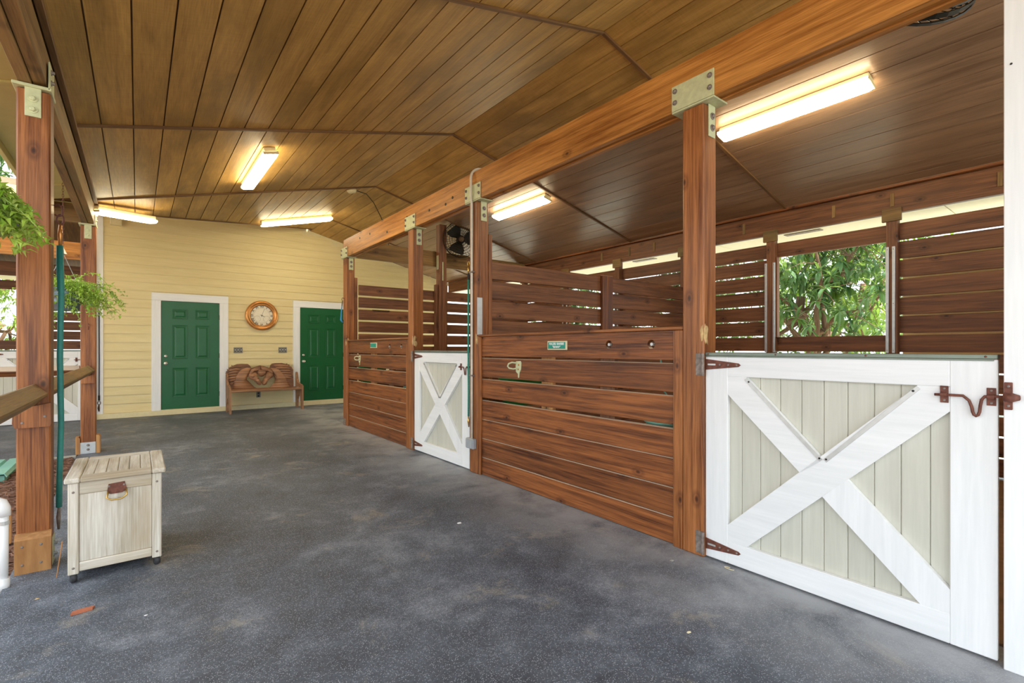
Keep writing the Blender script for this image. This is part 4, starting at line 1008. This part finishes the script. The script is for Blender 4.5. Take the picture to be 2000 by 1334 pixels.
def sign(yc, zc, w, h, label, l1, l2):
    t = thing('nameplate', (XF + .02, yc, zc), label, 'nameplate')
    B('backing', 'sign_cream', t, XF + .012, XF + .0265, yc - w / 2, yc + w / 2, zc - h / 2, zc + h / 2, e=.003)
    f_ = B('face', 'sign_green', t, XF + .0095, XF + .0118, yc - w / 2 + .012, yc + w / 2 - .010, zc - h / 2 + .009, zc + h / 2 - .009, e=.0008)
    rot = (R(90), 0, R(-90))
    for s_, dz, sz in ((l1, .0125, .0255), (l2, -.0125, .0235)):
        if s_: text('lettering', s_, sz, 'white', f_, (XF + .0092, yc, zc + dz), rot)
    return t
sign(2.85, 1.264, .225, .072, 'green nameplate on the near stall front', 'MALIBU BARBIE', '"BENNY"')
sign(6.67, 1.285, .235, .075, 'small green nameplate on the far stall front', '', '')
def hook(yc, zc, label, mat='galv'):
    t = thing('halter_hook', (XF + .02, yc, zc), label, 'hook')
    x = XF + .026; fn = lambda u, v: V((x, yc - u, zc + v))
    pl2 = MB().prism([(-.02, .05), (.045, .055), (.055, .04), (.05, -.02), (.03, -.05), (.022, -.095), (.010, -.095), (.008, -.06), (-.018, -.045), (-.025, -.01)], fn, -.005, -.0002, (1, 0, 0)).build('plate', mat, t)
    MB().tube([(x - .006, yc + .01, zc + .035), (x - .03, yc + .045, zc + .04), (x - .045, yc + .075, zc + .028), (x - .048, yc + .085, zc + .005), (x - .042, yc + .07, zc - .012), (x - .025, yc + .035, zc - .018), (x - .006, yc + .005, zc - .012)], .0075, 8).build('loop', mat, t, True)
    for u, v in ((.02, .02), (.015, -.02)): screw(pl2, fn(u, v) + V((-.005, 0, 0)), (-1, 0, 0), .009, 'copper')
    return t
hook(3.37, 1.075, 'greenish metal halter hook on the near stall front')
hook(7.25, 1.08, 'greenish metal halter hook on the far stall front')

def tub(y0, label, mat, r, h, x, z, nm='feed_tub'):
    t = thing(nm, (x, y0, z), label, 'tub')
    MB().lathe([(r * .8, 0), (r * .82, .004), (r, h - .02), (r + .012, h - .018), (r + .012, h), (r - .006, h), (r * .78, .012)], (x, y0, z), (0, 0, 1), 28).build('shell', mat, t, True)
    return t
for dy, w in ((0, 'near'), (3.83, 'far')):
    tub(3.72 + dy, f'green plastic feed tub behind the {w} stall front', 'green_plastic', .22, .26, 3.0, .70)
    MB_t = tub(1.98 + dy, f'teal water bucket hanging behind the {w} stall front', 'sheet_teal', .15, .32, 2.90, .43, 'water_bucket')
    MB().tube([(2.90, 1.98 + dy - .14, .74), (2.80, 1.98 + dy - .04, .95), (2.765, 1.955 + dy, 1.24)], .006, 6).build('hanging_strap', 'sheet_teal', MB_t)
    bs = thing('wall_bracket', (2.86, 3.72 + dy, .5), f'wooden shelf under the green tub behind the {w} stall front', 'shelf'); B('board', 'stain_dark', bs, 2.77, 3.25, 3.50 + dy, 3.955 + dy, .665, .698); B('leg', 'stain_dark', bs, 3.2, 3.25, 3.9 + dy, 3.95 + dy, 0, .664)

wc = MB().prism([(0, 0), (.085, -.012), (.092, .008), (.03, .022), (.004, .02)], lambda u, v: V((-.245 + u * .9, 3.02 + v + u * .25, 0)), .001, .012, (0, 0, 1)).build('wood_chip', 'chip_wood'); tag(wc, 'single reddish bark chip on the floor in front of the chest', 'wood chip')
for i, (x, y, r_, m_, lab) in enumerate([(1.804, 2.939, .018, 'white', 'bright white scrap on the floor in mid aisle'), (1.903, 1.196, .012, 'sign_cream', 'pale round pebble on the floor in front of the near gate'), (2.47, 1.66, .016, 'concrete', 'pale dusty flake at the foot of the gate hinge post'),
                                      (.031, 2.816, .008, 'white', 'tiny white crumb on the floor right of the bark chip'), (-.394, 3.331, .009, 'fungus', 'tan crumb on the floor in front of the near left post')]):
    pts = [(r_ * math.cos(a) * random.uniform(.7, 1.3), r_ * .6 * math.sin(a) * random.uniform(.7, 1.3)) for a in [k * math.pi / 5 for k in range(10)]]
    o = MB().puff(pts, lambda u, v: V((x + u, y + v, .0005)), (0, 0, 1), r_ * .35, 0).build('floor_scrap', m_, None, True); tag(o, lab, 'scrap')
lp = MB().tube([(2.63 + .010 * math.cos(a), 1.40 + .028 * math.sin(a), .004) for a in [k * math.pi / 6 for k in range(10)]], .0022, 5).build('twine', 'sign_cream'); tag(lp, 'loop of pale twine under the lower edge of the near gate', 'twine')

# side wing outer wall
ww = struct('wall_left', (-1.5, 13.75, 0), 'slatted outer wall of the side wing with an opening', 'wall')
B('header', 'stain_dark', ww, -9, -.55, 13.68, 13.74, 2.69, 2.97)
for xp in (-3.05, -1.70, -.45): B('post', 'stain_dark', ww, xp - .05, xp + .05, 13.66, 13.75, 0, 2.69)
for (a, b2, win) in ((-9, -3.05, 0), (-3.05, -1.70, 1), (-1.70, -.45, 0)):
    for k in range(13):
        zt = 2.60 - .2 * k
        if win and 1 <= k <= 5: continue
        B('slat', 'stain_dark', ww, a + .002, b2 - .002, 13.752, 13.788, max(zt - .178, .01), zt)
B('eave_soffit', 'cream', ww, -9, 0, 13.80, 14.6, 2.70, 2.715)
wsd = struct('wall_side', (-.56, 12.4, 0), 'cream side wall of the tack room', 'wall'); B('siding_face', 'cream', wsd, -.55, -.50, YW + .19, 14.0, 0, 3.8)

# ------------------------------------------------------------------ trees outside
def whorl(mb, p, d, n, l, lst=None):
    d = d.normalized(); u = d.orthogonal().normalized(); w = d.cross(u)
    for k in range(n):
        a = 2.4 * k + random.uniform(-.3, .3); tilt = random.uniform(.1, .9)
        dd = (u * math.cos(a) + w * math.sin(a)) * (1.1 - tilt * .5) + d * tilt * .8 + V((0, 0, -.35))
        ll = l * random.uniform(.7, 1.2)
        if lst is not None and len(lst) < 300: lst.append((p.copy(), dd.normalized(), ll))
        else: long_leaf(mb, p, dd, ll)
def long_leaf(mb, p, d, l, col=None):
    d = d.normalized(); sd = d.cross(V((0, 0, 1))); sd = sd.normalized() if sd.length > 1e-3 else V((1, 0, 0)); nn = sd.cross(d).normalized(); w = l * .13
    dn = V((0, 0, -1))
    a = p; b1 = p + d * l * .3 + nn * l * .03; b2_ = p + d * l * .68 + dn * l * .10; c = p + d * l * .95 + dn * l * .34
    vs = [a, b1 - sd * w + nn * w * .35, b1, b1 + sd * w + nn * w * .35, b2_ - sd * w * .9 + nn * w * .3, b2_, b2_ + sd * w * .9 + nn * w * .3, c]
    o = random.random() * 50
    mb.add(vs, [(0, 2, 1), (0, 3, 2), (1, 2, 5, 4), (2, 3, 6, 5), (4, 5, 7), (5, 6, 7)], [(o, o * .7, k * .04) for k in range(8)])
def branch(p0, p1, r0, r1, wob=.08, n=7):
    pts = []
    for i in range(n):
        f_ = i / (n - 1); pts.append(V(p0).lerp(V(p1), f_) + V((random.gauss(0, wob), random.gauss(0, wob), random.gauss(0, wob * .6))) * math.sin(f_ * math.pi))
    return pts, [r0 + (r1 - r0) * i / (n - 1) for i in range(n)]
def tree(loc, label, h, crown, n_wh, leafl, seed, lmat, parts=False, trunk_r=.14, low=1.3, nl=9):
    random.seed(seed); t = thing('tree', loc, label, 'tree', 'trees outside the barn'); b0 = V(loc)
    pts, rs = branch(b0, b0 + V((random.gauss(0, .3), random.gauss(0, .3), h * .55)), trunk_r, trunk_r * .6, .12)
    MB().tube(pts, rs, 9).build('trunk', 'bark', t, True)
    tips = []
    for k in range(9):
        a = k * 2.4; st0 = pts[2 + k % 4]; e = b0 + V((math.cos(a) * crown[0] * random.uniform(.5, .9), math.sin(a) * crown[1] * random.uniform(.5, .9), random.uniform(low + .3, h * .8)))
        bp1, br = branch(st0, e, trunk_r * .45, .02, .15); MB().tube(bp1, br, 7).build('branch', 'bark', t, True); tips += bp1[3:]
    lst = [] if parts else None; fo = MB(); tw = MB()
    cands = []
    for k in range(n_wh):
        u, v, w = random.gauss(0, .5), random.gauss(0, .5), random.random() ** .8
        cands.append(b0 + V((u * crown[0], v * crown[1], low + w * (h - low))))
    cands.sort(key=lambda p: (p - V((0, 0, 1.24))).length)
    for p in cands:
        nb = min(tips, key=lambda q_: (q_ - p).length)
        if (nb - p).length < 1.2: tw.tube([nb, nb.lerp(p, .5) + V((0, 0, .06)), p], [.008, .006, .004], 4, False)
        whorl(fo, p, V((random.gauss(0, .7), random.gauss(0, .7), .5)), nl, leafl, lst if (lst is not None) else None)
    if tw.v: o = tw.build('twigs', 'bark', t); o['kind'] = 'stuff'
    o = fo.build('foliage', lmat, t); o['kind'] = 'stuff'
    if parts:
        var = []
        for k in range(6):
            mb = MB(); long_leaf(mb, V((0, 0, 0)), V((1, 0, .02)), 1.0); lo_ = mb.build('leaf', lmat, t, center=(0, 0, 0)); var.append(lo_.data); bpy.data.objects.remove(lo_)
        for i, (p, d, l) in enumerate(lst):
            lo_ = bpy.data.objects.new('leaf', var[i % 6]); COL.objects.link(lo_); lo_.parent = t; lo_.location = p - V(loc); lo_.scale = (l, l, l)
            yaw = math.atan2(d.y, d.x); pit = math.asin(max(-1, min(1, d.z))); lo_.rotation_euler = (Matrix.Rotation(yaw, 3, 'Z') @ Matrix.Rotation(-pit, 3, 'Y')).to_euler()
    return t
tree((9.6, 3.45, -.1), 'leafy mango tree filling the near stall window', 4.2, (1.1, 1.5), 330, .24, 21, 'mango_leaf', True, .13, 1.25)
tree((11.8, 7.4, -.1), 'broad dark-leaved tree beyond the left slats of the near stall', 4.8, (1.2, 1.7), 460, .26, 22, 'mango_leaf', False)
tree((12.0, 12.4, -.1), 'leafy tree beyond the far stall window', 4.8, (1.2, 1.6), 380, .26, 23, 'mango_leaf', False)
tree((17.5, 5.6, -.1), 'pale yellow-green tree far behind the mango tree', 6, (1.7, 2.3), 420, .36, 24, 'far_leaf', False)
tree((15.0, -.6, -.1), 'pale yellow-green tree far to the right of the mango tree', 6, (1.6, 1.6), 260, .34, 25, 'far_leaf', False)
tree((-2.9, 17.6, -.1), 'sparse tree seen through the side-wing opening', 4.2, (1.1, .8), 170, .20, 26, 'far_leaf', False)
tree((-4.2, 24.5, -.1), 'tall dark tree above the side-wing roof at the left', 12, (2.6, 1.8), 420, .5, 27, 'mango_leaf', False, .25, 4.5)
